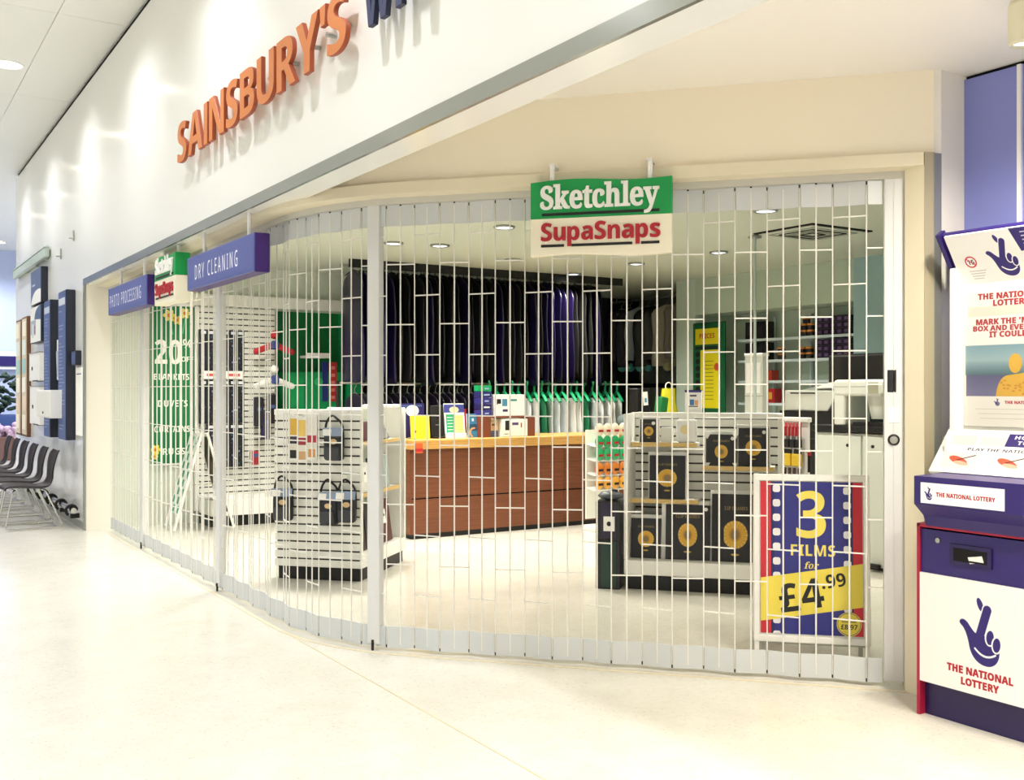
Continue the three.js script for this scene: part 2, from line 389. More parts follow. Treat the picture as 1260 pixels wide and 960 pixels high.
{
  const e = (s, n) => [-5.43 + S[0] * s + n * S[1], 0.46 + S[1] * s - n * S[0]];
  const c = e(1.365, 0.2);
  const t = thing('hanging_sign', 'wavy green and cream sign hanging over the middle of the splayed grille', 'sign', c[0], 2.405, c[1], TURN);
  wavySign(t, 0.74, 0.192, 0.192, 0.05, 0.009);
  for (const x of [-0.26, 0.258]) {
    part(t, 'hanger_rod', cyl(0.013, 0.013, 0.11, 12), M.white, x, 0.235, 0);
    part(t, 'bracket', bx(0.026, 0.012, 0.11), M.white, x, 0.285, -0.035);
  }
  const u = thing('hanging_sign', 'small wavy green and cream sign hanging between two blue signs', 'sign', -8.353, 2.385, 0.06);
  wavySign(u, 0.64, 0.175, 0.19, 0.115, 0.008);
  for (const x of [-0.22, 0.2]) part(u, 'hanger_rod', cyl(0.014, 0.014, 0.1, 12), M.white, x, 0.215, 0);
  const blueSign = (x0, x1, y0, y1, text, label, rods) => {
    const W = x1 - x0, H = y1 - y0, g = thing('hanging_sign', label, 'sign', (x0 + x1) / 2, (y0 + y1) / 2, 0.055);
    const face = print(1024, Math.round(1024 * H / W), (c, w, h) => {
      fill(c, '#56609f', 0, 0, w, h);
      c.save(); c.translate(w * 0.47, h * 0.5); c.scale(0.66, 1);
      c.letterSpacing = '26px'; c.font = `${h * 0.68}px sans-serif`; const k = Math.min(1, w * 0.86 / 0.66 / c.measureText(text).width); c.scale(k, 1); words(c, text, 0, 4, h * 0.68, '#f4f4fb', '%px sans-serif'); c.restore();
    });
    part(g, 'box', bx(W, H, 0.1, 0.008), M.signPurple, 0, 0, 0);
    part(g, 'face', bx(W - 0.004, H - 0.004, 0.012, 0.004), M.signBlue, 0, 0, 0.047);
    printed(g, 'lettering', W - 0.03, H - 0.03, 0.002, face, M.signBlue, 0, 0, 0.0535);
    for (const x of rods) part(g, 'hanger_rod', cyl(0.014, 0.014, 2.63 - y1 + 0.01, 12), M.white, x - (x0 + x1) / 2, H / 2 + (2.63 - y1) / 2, 0);
  };
  blueSign(-10.52, -8.954, 2.222, 2.478, 'PHOTO PROCESSING', 'long blue hanging sign reading photo processing', [-10.2, -9.25]);
  blueSign(-7.687, -6.173, 2.228, 2.472, 'DRY CLEANING', 'long blue hanging sign with purple ends reading dry cleaning', [-7.42, -6.42]);
}

// ---------- lottery stand ----------
function drawHand(c, x, y, h, ink, paper) {
  c.save(); c.translate(x, y); c.scale(h / 200, h / 200); c.translate(-66, -100);
  c.fillStyle = ink; c.strokeStyle = ink; c.lineCap = 'round'; c.lineJoin = 'round';
  c.save(); c.translate(69, 21); c.rotate(-0.38); c.beginPath(); c.ellipse(0, 0, 9, 21, 0, 0, 7); c.fill(); c.restore();
  c.beginPath(); c.moveTo(2, 77); c.quadraticCurveTo(12, 66, 28, 80); c.quadraticCurveTo(42, 98, 52, 106); c.lineTo(98, 112); c.lineTo(130, 138);
  c.bezierCurveTo(136, 172, 118, 198, 90, 198); c.bezierCurveTo(60, 198, 40, 178, 33, 148); c.bezierCurveTo(27, 116, 16, 96, 6, 90); c.quadraticCurveTo(-2, 84, 2, 77); c.fill();
  c.strokeStyle = paper; c.lineWidth = 36; c.beginPath(); c.moveTo(93, 32); c.lineTo(84, 64); c.stroke();
  c.strokeStyle = ink; c.lineWidth = 27; c.beginPath(); c.moveTo(92, 33); c.lineTo(64, 124); c.stroke();
  for (const [ex, ey] of [[101, 112], [122, 130]]) {
    c.fillStyle = paper; c.beginPath(); c.ellipse(ex, ey, 17, 26, 0.12, 0, 7); c.fill();
    c.fillStyle = ink; c.beginPath(); c.ellipse(ex, ey, 12, 21, 0.12, 0, 7); c.fill();
  }
  c.strokeStyle = paper; c.lineWidth = 6; c.beginPath(); c.moveTo(52, 152); c.quadraticCurveTo(84, 184, 118, 160); c.stroke();
  c.restore();
}
{
  const INK = '#2a1a6e', RED = '#b00c20', W = 0.96, x0 = -3.008, cx = x0 + W / 2;
  const t = thing('lottery_stand', 'purple and white lottery play stand with red edging against the blue wall', 'play stand', cx, 0, 2.09);
  // cabinet (front plane z = 0)
  part(t, 'cabinet', bx(W - 0.03, 0.7, 0.48), M.lotto, 0, 0.51, -0.25);
  part(t, 'plinth', bx(W - 0.03, 0.17, 0.44), M.lottoDark, 0, 0.085, -0.26);
  for (const s of [-1, 1]) part(t, 'side_edge', bx(0.016, 0.885, 0.5), M.lottoRed, s * (W / 2 - 0.008), 0.4425, -0.25);
  part(t, 'top_edge', bx(W, 0.016, 0.5), M.lottoRed, 0, 0.877, -0.25);
  const front = print(720, 380, (c, w, h) => {
    fill(c, '#f6f5f1', 0, 0, w, h);
    drawHand(c, 232, 165, 226, INK, '#f6f5f1');
    words(c, 'THE NATIONAL', 232, 306, 34, RED); words(c, 'LOTTERY', 232, 343, 34, RED);
  });
  printed(t, 'front_panel', W - 0.034, 0.5, 0.012, front, M.white, 0, 0.41, -0.004);
  // ticket slot
  const slot = part(t, 'ticket_slot', bx(0.2, 0.09, 0.012), M.lottoDark, -0.21, 0.765, -0.006);
  part(slot, 'opening', bx(0.16, 0.056, 0.012), M.gap, 0, 0, 0.003);
  part(slot, 'slip', bx(0.07, 0.03, 0.002), M.card, 0.03, -0.012, 0.0095, 0.2, 0, 0.2);
  part(t, 'keyhole', cyl(0.012, 0.012, 0.006, 12), M.steelDull, -0.375, 0.815, -0.007, Math.PI / 2);
  // desk, a wedge that overhangs the front
  const ds = new THREE.Shape([[0.0, 0.885], [0.02, 0.93], [0.085, 0.985], [0.085, 1.105], [-0.42, 1.12], [-0.42, 0.885]].map((p) => new THREE.Vector2(...p)));
  const dg = new THREE.ExtrudeGeometry(ds, { depth: W - 0.11, bevelEnabled: true, bevelSize: 0.006, bevelThickness: 0.006, bevelSegments: 2 });
  dg.rotateY(-Math.PI / 2); dg.translate(W / 2 - 0.055, 0, 0);
  part(t, 'desk', dg, M.lotto);
  const strip = print(1024, 230, (c, w, h) => {
    fill(c, '#f4f5f8', 0, 0, w, h); drawHand(c, 98, 118, 150, INK, '#f4f5f8');
    words(c, 'THE NATIONAL LOTTERY', 560, 122, 62, RED);
  });
  printed(t, 'name_strip', 0.4, 0.092, 0.004, strip, M.white, -0.19, 1.038, 0.0945);
  // sloped writing board with printed guide
  const slope = print(1024, 420, (c, w, h) => {
    fill(c, '#f7f3ea', 0, 0, w, h);
    for (let i = 0; i < 6; i++) fill(c, '#f3d9cf', 30 + i * 165, 60, 150, 90);
    fill(c, INK, 330, 30, 170, 120); words(c, 'HOW', 415, 62, 46, '#fff'); words(c, 'TO', 415, 112, 46, '#fff');
    words(c, 'PLAY THE NATIONAL LOTTERY', 420, 190, 38, '#2a2454');
    for (let i = 0; i < 4; i++) {
      fill(c, '#ece4dc', 40 + i * 250, 225, 190, 150);
      c.fillStyle = '#d8593f'; c.beginPath(); c.ellipse(130 + i * 250, 300, 62, 28, 0.6, 0, 7); c.fill();
      c.strokeStyle = '#3b1d1a'; c.lineWidth = 9; c.beginPath(); c.moveTo(120 + i * 250, 300); c.lineTo(210 + i * 250, 245); c.stroke();
      c.fillStyle = '#e9b49a'; c.beginPath(); c.ellipse(150 + i * 250, 325, 42, 18, 0.3, 0, 7); c.fill();
    }
  });
  printed(t, 'writing_board', W + 0.02, 0.25, 0.018, slope, M.card, 0.0, 1.212, -0.185, -0.68, 0, 0);
  for (const s of [-1, 1]) part(t, 'board_side', bx(0.012, 0.18, 0.2), M.offWhite, s * (W / 2 - 0.03), 1.19, -0.27);
  // back panel with poster
  part(t, 'back_panel', bx(W, 0.86, 0.05, 0.006), M.offWhite, 0, 1.7, -0.335);
  for (const s of [-1, 1]) part(t, 'cheek', bx(0.04, 0.8, 0.1, 0.008), M.white, s * (W / 2 - 0.015), 1.68, -0.3);
  const poster = print(900, 760, (c, w, h) => {
    fill(c, '#f5f2e8', 0, 0, w, h);
    fill(c, '#e4dfcf', 20, 84, w - 40, 56);
    words(c, 'THE NATIONAL', 232, 28, 44, RED, 'bold %px sans-serif'); words(c, 'LOTTERY', 240, 68, 44, RED, 'bold %px sans-serif');
    words(c, "MARK THE 'NO.'", 61, 172, 42, RED, 'bold %px sans-serif', 'left');
    words(c, 'BOX AND EVEN C', 46, 208, 40, RED, 'bold %px sans-serif', 'left');
    words(c, 'IT COULD BE', 132, 244, 42, RED, 'bold %px sans-serif', 'left');
    let g = c.createLinearGradient(0, 302, 0, 470); g.addColorStop(0, '#7fa3b0'); g.addColorStop(0.5, '#9db9be'); g.addColorStop(1, '#4d6f78');
    c.fillStyle = g; c.fillRect(8, 302, w - 16, 168);
    g = c.createLinearGradient(0, 470, 0, 590); g.addColorStop(0, '#5a5a80'); g.addColorStop(1, '#77759a');
    c.fillStyle = g; c.fillRect(12, 470, w - 24, 120);
    c.fillStyle = '#e2b23a'; c.beginPath(); c.ellipse(262, 408, 32, 54, 0, 0, 7); c.fill();
    c.beginPath(); c.moveTo(165, 590); c.quadraticCurveTo(175, 490, 220, 474); c.lineTo(310, 460); c.quadraticCurveTo(380, 510, 390, 590); c.fill();
    c.fillStyle = '#c88a1e'; for (let i = 0; i < 26; i++) { c.beginPath(); c.ellipse(190 + hash(i, 3) * 180, 500 + hash(i, 9) * 80, 7, 5, 0, 0, 7); c.fill(); }
    drawHand(c, 170, 622, 44, INK, '#f5f2e8');
    words(c, 'THE NATIONAL LOTTERY', 210, 624, 22, RED, 'bold %px sans-serif', 'left');
    for (let i = 0; i < 3; i++) fill(c, '#d8d2c4', 60 + i * 12, 660 + i * 26, 420, 4);
  });
  poster.color.set(0xdcdcdc); slope.color.set(0xe0e0e0);
  printed(t, 'poster', 0.884, 0.63, 0.006, poster, M.card, 0.0, 1.645, -0.306);
  part(t, 'cover_sheet', bx(0.9, 0.64, 0.003), phys({ color: 0xffffff, roughness: 0.08, transmission: 1, thickness: 0, ior: 1.3 }), 0, 1.645, -0.297);
  // canopy board, leaning out at its top
  const CW = W - 0.02, head = print(1024, 270, (c, w, h) => {
    fill(c, '#f4f2ee', 0, 0, w, h);
    drawHand(c, 262, 134, 226, INK, '#f4f2ee');
    c.strokeStyle = '#c8202e'; c.lineWidth = 7; c.beginPath(); c.arc(92, 150, 28, 0, 7); c.stroke();
    words(c, '15', 92, 152, 36, '#222'); c.lineWidth = 5; c.beginPath(); c.moveTo(72, 131); c.lineTo(112, 170); c.stroke();
    for (let i = 0; i < 4; i++) fill(c, '#c9c6c0', 66 + i * 3, 198 + i * 14, 92 - i * 12, 5);
    c.fillStyle = INK; c.beginPath(); c.moveTo(345, 0); c.lineTo(620, 0); c.lineTo(620, 96); c.lineTo(372, 122); c.fill();
    for (let i = 0; i < 4; i++) fill(c, '#cfcbe4', 396, 22 + i * 20, 150, 6);
  });
  const canopy = new THREE.Group(); canopy.name = 'canopy'; canopy.position.set(0, 2.115, -0.245); canopy.rotation.x = 0.6; t.add(canopy);
  part(canopy, 'frame', bx(CW + 0.03, 0.275, 0.03, 0.008), M.lotto, 0, 0, -0.016);
  printed(canopy, 'canopy_board', CW, 0.262, 0.012, head, M.white, 0.018, 0.0, 0.0045);
  for (const s of [-1, 1]) part(canopy, 'side_flange', bx(0.022, 0.29, 0.05), M.lotto, s * (CW / 2 + 0.01), 0, -0.012);
  part(t, 'canopy_arm', bx(0.06, 0.28, 0.14), M.black, -W / 2 - 0.02, 2.12, -0.4);
}

// ---------- A-board with the film offer ----------
{
  const label = 'pavement board advertising three films, standing behind the grille beside the right jamb';
  const turn = Math.atan2(0.714, 0.70);
  const t = thing('sandwich_board', label, 'sign board', -4.0, 0, 2.5, turn);
  const face = print(640, 980, (c, w, h) => {
    const X = (a) => (a - 128) / 427 * w, Y = (b) => (b - 100) / 650 * h, q = (pts, col) => { c.fillStyle = col; c.beginPath(); pts.forEach(([a, b], i) => (i ? c.lineTo(X(a), Y(b)) : c.moveTo(X(a), Y(b)))); c.fill(); };
    fill(c, '#2e3080', 0, 0, w, h);
    fill(c, '#cc2c3c', 0, 0, X(172), h); fill(c, '#cc2c3c', X(515), 0, w, h);
    fill(c, '#23285c', X(172), 0, X(186) - X(172), h); fill(c, '#23285c', X(502), 0, X(515) - X(502), h);
    for (let i = 0; i < 11; i++) for (const [a, o] of [[196, 0], [492, 6]]) {
      c.fillStyle = '#f1eff0'; const r = 16 / 427 * w; c.beginPath(); c.roundRect(X(a) - r, Y(130 + i * 62.5 + o) - r, r * 2, r * 2, r * 0.6); c.fill();
    }
    c.save(); c.translate(X(343), Y(232)); c.scale(0.92, 1); words(c, '3', 0, 16, 420, '#efdd62', 'bold %px sans-serif'); c.restore();
    words(c, 'FILMS', X(347), Y(394), 100, '#efdd62', 'bold %px sans-serif', 'center', X(450) - X(245));
    words(c, 'for', X(340), Y(458), 58, '#efdd62', 'italic bold %px serif');
    q([[120, 517], [560, 443], [560, 626], [120, 702]], '#efdb55');
    c.save(); c.translate(X(245), Y(600)); c.rotate(-0.17); words(c, '£', 0, 0, 250, '#17161a'); c.restore();
    c.save(); c.translate(X(345), Y(578)); c.rotate(-0.17); words(c, '4', 0, 0, 262, '#17161a'); c.restore();
    c.save(); c.translate(X(432), Y(520)); c.rotate(-0.17); words(c, '.99', 0, 0, 118, '#17161a'); c.restore();
    c.fillStyle = '#efdb55'; c.beginPath(); c.arc(X(496), Y(700), 77, 0, 7); c.fill();
    c.strokeStyle = '#2e3080'; c.lineWidth = 3; c.beginPath(); c.arc(X(496), Y(700), 70, 0, 7); c.stroke();
    for (let i = 0; i < 2; i++) fill(c, '#7c7440', X(462) + i * 4, Y(676 + i * 11), 90, 7);
    words(c, '£8.97', X(496), Y(712), 42, '#26240f');
  }, 0.35);
  const leaf = (name, rot, z0, withPrint) => {
    const g = new THREE.Group(); g.name = name; g.position.set(0, 1.02, z0); g.rotation.x = rot; t.add(g);
    if (withPrint) printed(g, 'poster', 0.55, 0.845, 0.006, face, M.card, 0, -0.462, 0.012);
    part(g, 'backing', bx(0.6, 0.9, 0.012), withPrint ? M.white : std(0xb05a2e, 0.6), 0, -0.465, 0.0);
    for (const s of [-1, 1]) {
      part(g, 'stile', bx(0.033, 0.935, 0.026, 0.006), M.white, s * 0.297, -0.465, 0.008);
      part(g, 'leg', bx(0.026, 0.105, 0.02, 0.004), M.white, s * 0.297, -0.975, 0.004);
    }
    part(g, 'top_rail', bx(0.62, 0.036, 0.027, 0.006), M.white, 0, -0.018, 0.008);
    part(g, 'bottom_rail', bx(0.62, 0.036, 0.027, 0.006), M.white, 0, -0.915, 0.008);
    part(g, 'shadow_gap', bx(0.62, 0.01, 0.02), M.steelDull, 0, -0.938, 0.0);
  };
  leaf('front_leaf', -0.09, 0.02, true); leaf('rear_leaf', 0.33, -0.02, false);
  for (const s of [-1, 1]) part(t, 'strut', bx(0.022, 0.14, 0.02), M.steelDull, s * 0.262, 0.072, 0.085);
}

// ---------- wall at the left of the opening: notices, boxes, bumper rail, chairs ----------
{
  const wallBox = (name, label, cat, x0, x1, y0, y1, depth, mat) => {
    const t = thing(name, label, cat, (x0 + x1) / 2, (y0 + y1) / 2, -depth / 2 - 0.001);
    part(t, 'board', bx(x1 - x0, y1 - y0, depth, 0.006), mat, 0, 0, 0);
    return t;
  };
  // two tall blue information boards with lettered faces
  const lines = (seed0, col, bg, top) => print(180, 700, (c, w, h) => {
    fill(c, bg, 0, 0, w, h); fill(c, top, 12, 30, w - 24, 34);
    for (let i = 0; i < 34; i++) if (hash(i, seed0) > 0.15) fill(c, col, 18, 90 + i * 17, (w - 40) * (0.4 + 0.6 * hash(i, seed0 + 7)), 5);
  });
  const b1 = wallBox('information_board', 'tall narrow blue information board, farther from the jamb of the two', 'board', -13.86, -13.38, 0.93, 2.59, 0.1, M.darkBoard);
  printed(b1, 'face', 0.46, 1.64, 0.004, lines(3, '#8793b4', '#4b5d92', '#c4cbdc'), M.boardBlue, 0, 0, 0.052);
  const b2 = wallBox('information_board', 'tall narrow blue information board, nearer to the jamb of the two', 'board', -12.78, -12.28, 0.94, 2.62, 0.1, M.darkBoard);
  printed(b2, 'face', 0.48, 1.66, 0.004, lines(5, '#8f9bbb', '#4b5d92', '#ced4e2'), M.boardBlue, 0, 0, 0.052);
  const p1 = wallBox('framed_print', 'blue and white wall board with a curved white sweep, hung high above the switch boxes', 'picture', -15.15, -14.25, 2.62, 3.08, 0.08, M.darkBoard);
  printed(p1, 'print', 0.88, 0.44, 0.004, print(300, 150, (c, w, h) => { fill(c, '#5c6c94', 0, 0, w, h); c.fillStyle = '#f2f2ee'; c.beginPath(); c.moveTo(0, h); c.quadraticCurveTo(w * 0.25, h * 0.5, w, h * 0.62); c.lineTo(w, h); c.fill(); fill(c, '#c4cad8', 40, 60, 90, 8); }), M.boardBlue, 0, 0, 0.042);
  const p2 = wallBox('framed_print', 'dark framed pictorial board below the high blue and white board', 'picture', -15.2, -14.25, 2.12, 2.6, 0.08, M.darkBoard);
  printed(p2, 'print', 0.9, 0.46, 0.004, print(300, 150, (c, w, h) => { fill(c, '#f2f2ec', 0, 0, w, h); c.fillStyle = '#50658e'; c.beginPath(); c.moveTo(w, 0); c.quadraticCurveTo(w * 0.45, 5, w * 0.4, h * 0.35); c.lineTo(w, h * 0.4); c.fill(); fill(c, '#a9b0bd', 10, 55, 150, 60); fill(c, '#7f4f5e', 120, 80, 26, 40); fill(c, '#d7d9dd', 40, 70, 60, 60); }), M.boardBlue, 0, 0, 0.042);
  for (const [x0, x1, y0, y1, label] of [[-15.25, -14.35, 1.62, 1.99, 'white wall box with a dark hook, upper of two beside the blue boards'], [-15.2, -14.3, 1.05, 1.55, 'white wall box with a small round lock, lower of two beside the blue boards']]) {
    const b = wallBox('wall_box', label, 'box', x0, x1, y0, y1, 0.09, M.white);
    part(b, 'lid_edge', bx(x1 - x0 + 0.02, 0.012, 0.1), M.steelDull, 0, (y1 - y0) / 2, 0);
    part(b, 'lock', cyl(0.025, 0.025, 0.012, 14), M.black, -0.15, -0.02, 0.048, Math.PI / 2);
    part(b, 'base_edge', bx(0.42, 0.016, 0.1), M.black, 0.1, -(y1 - y0) / 2, 0);
  }
  const cab = wallBox('wall_cabinet', 'white wall cabinet mounted across the two tall blue boards', 'cabinet', -13.5, -12.52, 1.18, 1.5, 0.13, M.white);
  cab.position.z += 0.1;
  part(cab, 'door', bx(0.94, 0.29, 0.008, 0.003), M.offWhite, 0, 0, 0.068);
  part(cab, 'lock', cyl(0.014, 0.014, 0.01, 12), M.black, 0.05, -0.1, 0.075, Math.PI / 2);
  const nt = wallBox('notice', 'white paper notice beside the grey jamb, below a small dark panel', 'notice', -12.2, -11.82, 1.0, 1.75, 0.012, M.paper);
  part(nt, 'printed_lines', bx(0.26, 0.012, 0.002), M.boardBlue, 0, 0.3, 0.007);
  const ns = wallBox('entry_keypad', 'small dark blue grey panel above the white notice beside the jamb', 'panel', -12.18, -11.92, 1.77, 1.93, 0.06, M.darkBoard);
  part(ns, 'face', bx(0.22, 0.12, 0.004), M.boardBlue, 0, 0, 0.031);
  const ph = wallBox('leaflet_holder', 'clear leaflet holder with pale leaflets between the two tall blue boards', 'leaflet holder', -13.3, -12.92, 1.62, 2.1, 0.04, M.offWhite);
  part(ph, 'leaflet', bx(0.3, 0.3, 0.01), std(0xb8bdd0, 0.6), 0, -0.05, 0.024, 0.03);
  for (const [x0, x1, y1, label] of [[-16.95, -16.42, 2.53, 'brown edged notice board farthest along the left wall'], [-16.3, -15.78, 2.54, 'brown edged notice board next to the wall boxes on the left wall']]) {
    const b = wallBox('notice_board', label, 'notice board', x0, x1, 0.84, y1, 0.05, M.corkEdge);
    part(b, 'cork', bx(x1 - x0 - 0.06, y1 - 0.84 - 0.06, 0.01), M.cork, 0, 0, 0.026);
    const cols = [0xf2ead8, 0xdfe8e4, 0x9fc9c6, 0xf4efe2, 0xe6d2bb];
    for (let i = 0; i < 6; i++) part(b, 'paper', bx(0.34, 0.21, 0.003), std(cols[i % 5], 0.8), rr(-0.04, 0.04), 0.68 - i * 0.265, 0.034, 0, 0, rr(-0.03, 0.03));
  }
  // light trough high on the wall
  const lt = thing('wall_light_trough', 'grey green wall light trough mounted high at the far end of the left wall', 'light fitting', -15.55, 3.23, -0.05);
  part(lt, 'trough', bx(3.1, 0.12, 0.06, 0.015), M.greyGreen, 0, 0, 0);
  part(lt, 'lip', bx(3.1, 0.015, 0.07), M.greyGreen, 0, 0.066, 0);
  for (let i = 0; i < 4; i++) part(lt, 'bracket', bx(0.04, 0.19, 0.03), M.greyGreen, -1.3 + i * 0.87, 0.02, -0.03);
  for (const [x, y, n] of [[-13.2, 3.12, 'farther'], [-12.35, 3.23, 'nearer']]) {
    const s = thing('wall_hook', 'small grey hook on the bare white wall, the ' + n + ' of two', 'hook', x, y, -0.012);
    part(s, 'plate', bx(0.03, 0.12, 0.012, 0.003), M.steelDull, 0, 0, 0); part(s, 'peg', cyl(0.008, 0.008, 0.05, 8), M.steelDull, 0, -0.03, 0.025, Math.PI / 2);
  }
  // bumper rail
  const rail = thing('bumper_rail', 'chrome bumper rail with black brackets low on the wall behind the chairs', 'rail', -14.4, 0.2, -0.09);
  part(rail, 'tube', cyl(0.03, 0.03, 5.1, 14), M.chrome, 0, 0, 0, 0, 0, Math.PI / 2);
  for (let i = 0; i < 8; i++) {
    part(rail, 'bracket', new THREE.TorusGeometry(0.055, 0.016, 8, 16, 4.2), M.black, 2.4 - i * 0.68, -0.01, 0.0, 0, Math.PI / 2, 0);
    part(rail, 'foot', bx(0.05, 0.05, 0.09), M.black, 2.4 - i * 0.68, -0.07, -0.035);
  }
}
{
  // one-piece plastic shell swept along a side profile
  const prof = [[0.25, 0.415, 0.2], [0.24, 0.44, 0.215], [0.15, 0.447, 0.23], [0, 0.435, 0.235], [-0.12, 0.432, 0.225], [-0.19, 0.455, 0.19], [-0.225, 0.52, 0.155], [-0.232, 0.6, 0.15], [-0.245, 0.7, 0.185], [-0.27, 0.79, 0.195], [-0.295, 0.83, 0.15]];
  const NU = 40, NV = 12, pos = [], idx = [];
  const curve = new THREE.CatmullRomCurve3(prof.map(([z, y, w]) => V(w, y, z)));
  for (let side = 0; side < 2; side++) for (let i = 0; i <= NU; i++) {
    const p = curve.getPoint(i / NU), tg = curve.getTangent(i / NU), nz = tg.y, ny = -tg.z, nl = Math.hypot(nz, ny) || 1;
    for (let j = 0; j <= NV; j++) {
      const u = j / NV * 2 - 1, dish = (u * u) * 0.028, o = (side ? -0.011 : 0) + dish;
      pos.push(u * p.x, p.y + ny / nl * o, p.z + nz / nl * o);
    }
  }
  const at = (s, i, j) => s * (NU + 1) * (NV + 1) + i * (NV + 1) + j;
  const quad = (a, b, c, d) => idx.push(a, b, c, a, c, d);
  for (let i = 0; i < NU; i++) for (let j = 0; j < NV; j++) { quad(at(0, i, j), at(0, i, j + 1), at(0, i + 1, j + 1), at(0, i + 1, j)); quad(at(1, i, j), at(1, i + 1, j), at(1, i + 1, j + 1), at(1, i, j + 1)); }
  for (let i = 0; i < NU; i++) for (const j of [0, NV]) quad(at(0, i, j), at(0, i + 1, j), at(1, i + 1, j), at(1, i, j));
  for (let j = 0; j < NV; j++) for (const i of [0, NU]) quad(at(0, i, j), at(1, i, j), at(1, i, j + 1), at(0, i, j + 1));
  const g = new THREE.BufferGeometry(); g.setAttribute('position', new THREE.Float32BufferAttribute(pos, 3)); g.setIndex(idx); g.computeVertexNormals();
  const names = ['nearest to the grey jamb', 'second from the grey jamb', 'third from the grey jamb', 'fourth from the grey jamb', 'fifth from the grey jamb', 'farthest, at the end of the wall'];
  let first;
  [-12.3, -13.05, -13.85, -14.65, -15.5, -16.35].forEach((x, i) => {
    const label = 'maroon plastic chair on chrome legs by the wall, ' + names[i];
    if (first) { copyOf(first, label, x, 0, -0.47, 0.04 + rr(-0.04, 0.04)); return; }
    first = thing('stacking_chair', label, 'chair', x, 0, -0.47, 0.04, 'chairs in a row along the left wall');
    part(first, 'seat_shell', g, M.maroon);
    for (const s of [-1, 1]) part(first, 'side_frame', tube([[s * 0.18, 0.425, 0.17], [s * 0.225, 0.4, 0.2], [s * 0.245, 0.03, 0.27], [s * 0.245, 0.011, 0.22], [s * 0.245, 0.011, -0.26], [s * 0.24, 0.03, -0.29], [s * 0.215, 0.4, -0.13], [s * 0.17, 0.425, -0.1]], 0.0085, 8, 0.2), M.chrome);
    for (const z of [0.17, -0.1]) part(first, 'cross_bar', cyl(0.009, 0.009, 0.38, 8), M.chrome, 0, 0.42, z, 0, 0, Math.PI / 2);
    part(first, 'rear_stretcher', cyl(0.008, 0.008, 0.49, 8), M.chrome, 0, 0.011, -0.24, 0, 0, Math.PI / 2);
  });
}
// far end of the mall, seen past the corner
{
  const s = thing('far_shop_sign', 'small white far shop sign with a purple strip, at the left picture edge', 'shop sign', -26.9, 2.2, 0.3, Math.PI / 2);
  part(s, 'panel', bx(2.2, 0.42, 0.08), M.white, 0, 0, 0); part(s, 'strip', bx(1.9, 0.24, 0.02), M.lotto, 0, -0.02, 0.045);
  const p = thing('planter', 'blue planter box with a dark leafy bush at the far end', 'planter', -25.4, 0, 0.35);
  part(p, 'box', bx(0.9, 0.95, 1.3, 0.03), std(0x44609c, 0.5), 0, 0.475, 0);
  const leaf = new THREE.SphereGeometry(0.13, 5, 4), gs = [];
  for (let i = 0; i < 130; i++) { const q = leaf.clone(); q.scale(1, 0.35, 0.6); q.rotateY(rr(0, 6.3)); q.rotateX(rr(-0.8, 0.8)); q.translate(rr(-0.45, 0.45), 1 + rr(0, 0.85), rr(-0.65, 0.65)); gs.push(q); }
  part(p, 'foliage', mergeGeometries(gs), std(0x27402f, 0.7)).userData.kind = 'stuff';
  const f = thing('flower_trough', 'low trough of pale pink flowers in front of the blue planter', 'planter', -24.4, 0, 0.45);
  part(f, 'trough', bx(0.4, 0.5, 1.2, 0.03), std(0x7a5a52, 0.7), 0, 0.25, 0);
  const fl = [];
  for (let i = 0; i < 90; i++) { const q = leaf.clone(); q.scale(0.55, 0.5, 0.55); q.translate(rr(-0.24, 0.24), 0.5 + rr(0, 0.25), rr(-0.6, 0.6)); fl.push(q); }
  part(f, 'flowers', mergeGeometries(fl), std(0xcbb0c4, 0.8)).userData.kind = 'stuff';
}

// ---------- display units ----------
const slatPiece = (w, h = 0.056) => bx(w, h, 0.014, 0.003);
function slats(parent, w, y0, y1, pitch, x, z, ry = 0) {
  for (let y = y0 + pitch / 2; y < y1; y += pitch) part(parent, 'slat', slatPiece(w, pitch - 0.013), M.slatWhite, x, y, z, 0, ry, 0);
}
// sunflower print on black card
function drawFlower(c, w, h, fy = 0.52, words1 = true) {
  fill(c, '#26262b', 0, 0, w, h);
  const cx = w * 0.5, cy = h * fy, R = Math.min(w, h * 0.8) * 0.27;
  for (let ring = 0; ring < 2; ring++) for (let i = 0; i < 20; i++) {
    c.save(); c.translate(cx, cy); c.rotate((i + ring * 0.5) / 20 * Math.PI * 2); c.fillStyle = ring ? '#d9a93e' : '#e9c568';
    c.beginPath(); c.ellipse(0, -R * 0.66, R * 0.12, R * 0.36, 0, 0, 7); c.fill(); c.restore();
  }
  c.fillStyle = '#c69233'; c.beginPath(); c.arc(cx, cy, R * 0.5, 0, 7); c.fill();
  c.fillStyle = '#8d7a52'; c.beginPath(); c.arc(cx, cy, R * 0.36, 0, 7); c.fill();
  c.fillStyle = '#5c4c33'; for (let i = 0; i < 40; i++) { const a = i * 2.4, r = R * 0.34 * Math.sqrt(i / 40); c.fillRect(cx + Math.cos(a) * r, cy + Math.sin(a) * r, 2, 2); }
  if (words1) words(c, 'CLIP FRAMES', cx, h * 0.21, w * 0.085, '#b09652', '%px serif', 'center', w * 0.55);
  c.fillStyle = '#cda84c'; c.beginPath(); c.ellipse(cx, cy + R * 1.42, w * 0.09, h * 0.018, 0, 0, 7); c.fill();
}
const flowerTall = print(256, 340, (c, w, h) => drawFlower(c, w, h));
const flowerSquare = print(256, 256, (c, w, h) => drawFlower(c, w, h, 0.55));
const flowerWide = print(400, 520, (c, w, h) => { drawFlower(c, w, h, 0.6); fill(c, '#1d1d22', 0, 0, w * 0.26, h); });
M.cardBlack = std(0x232328, 0.45);
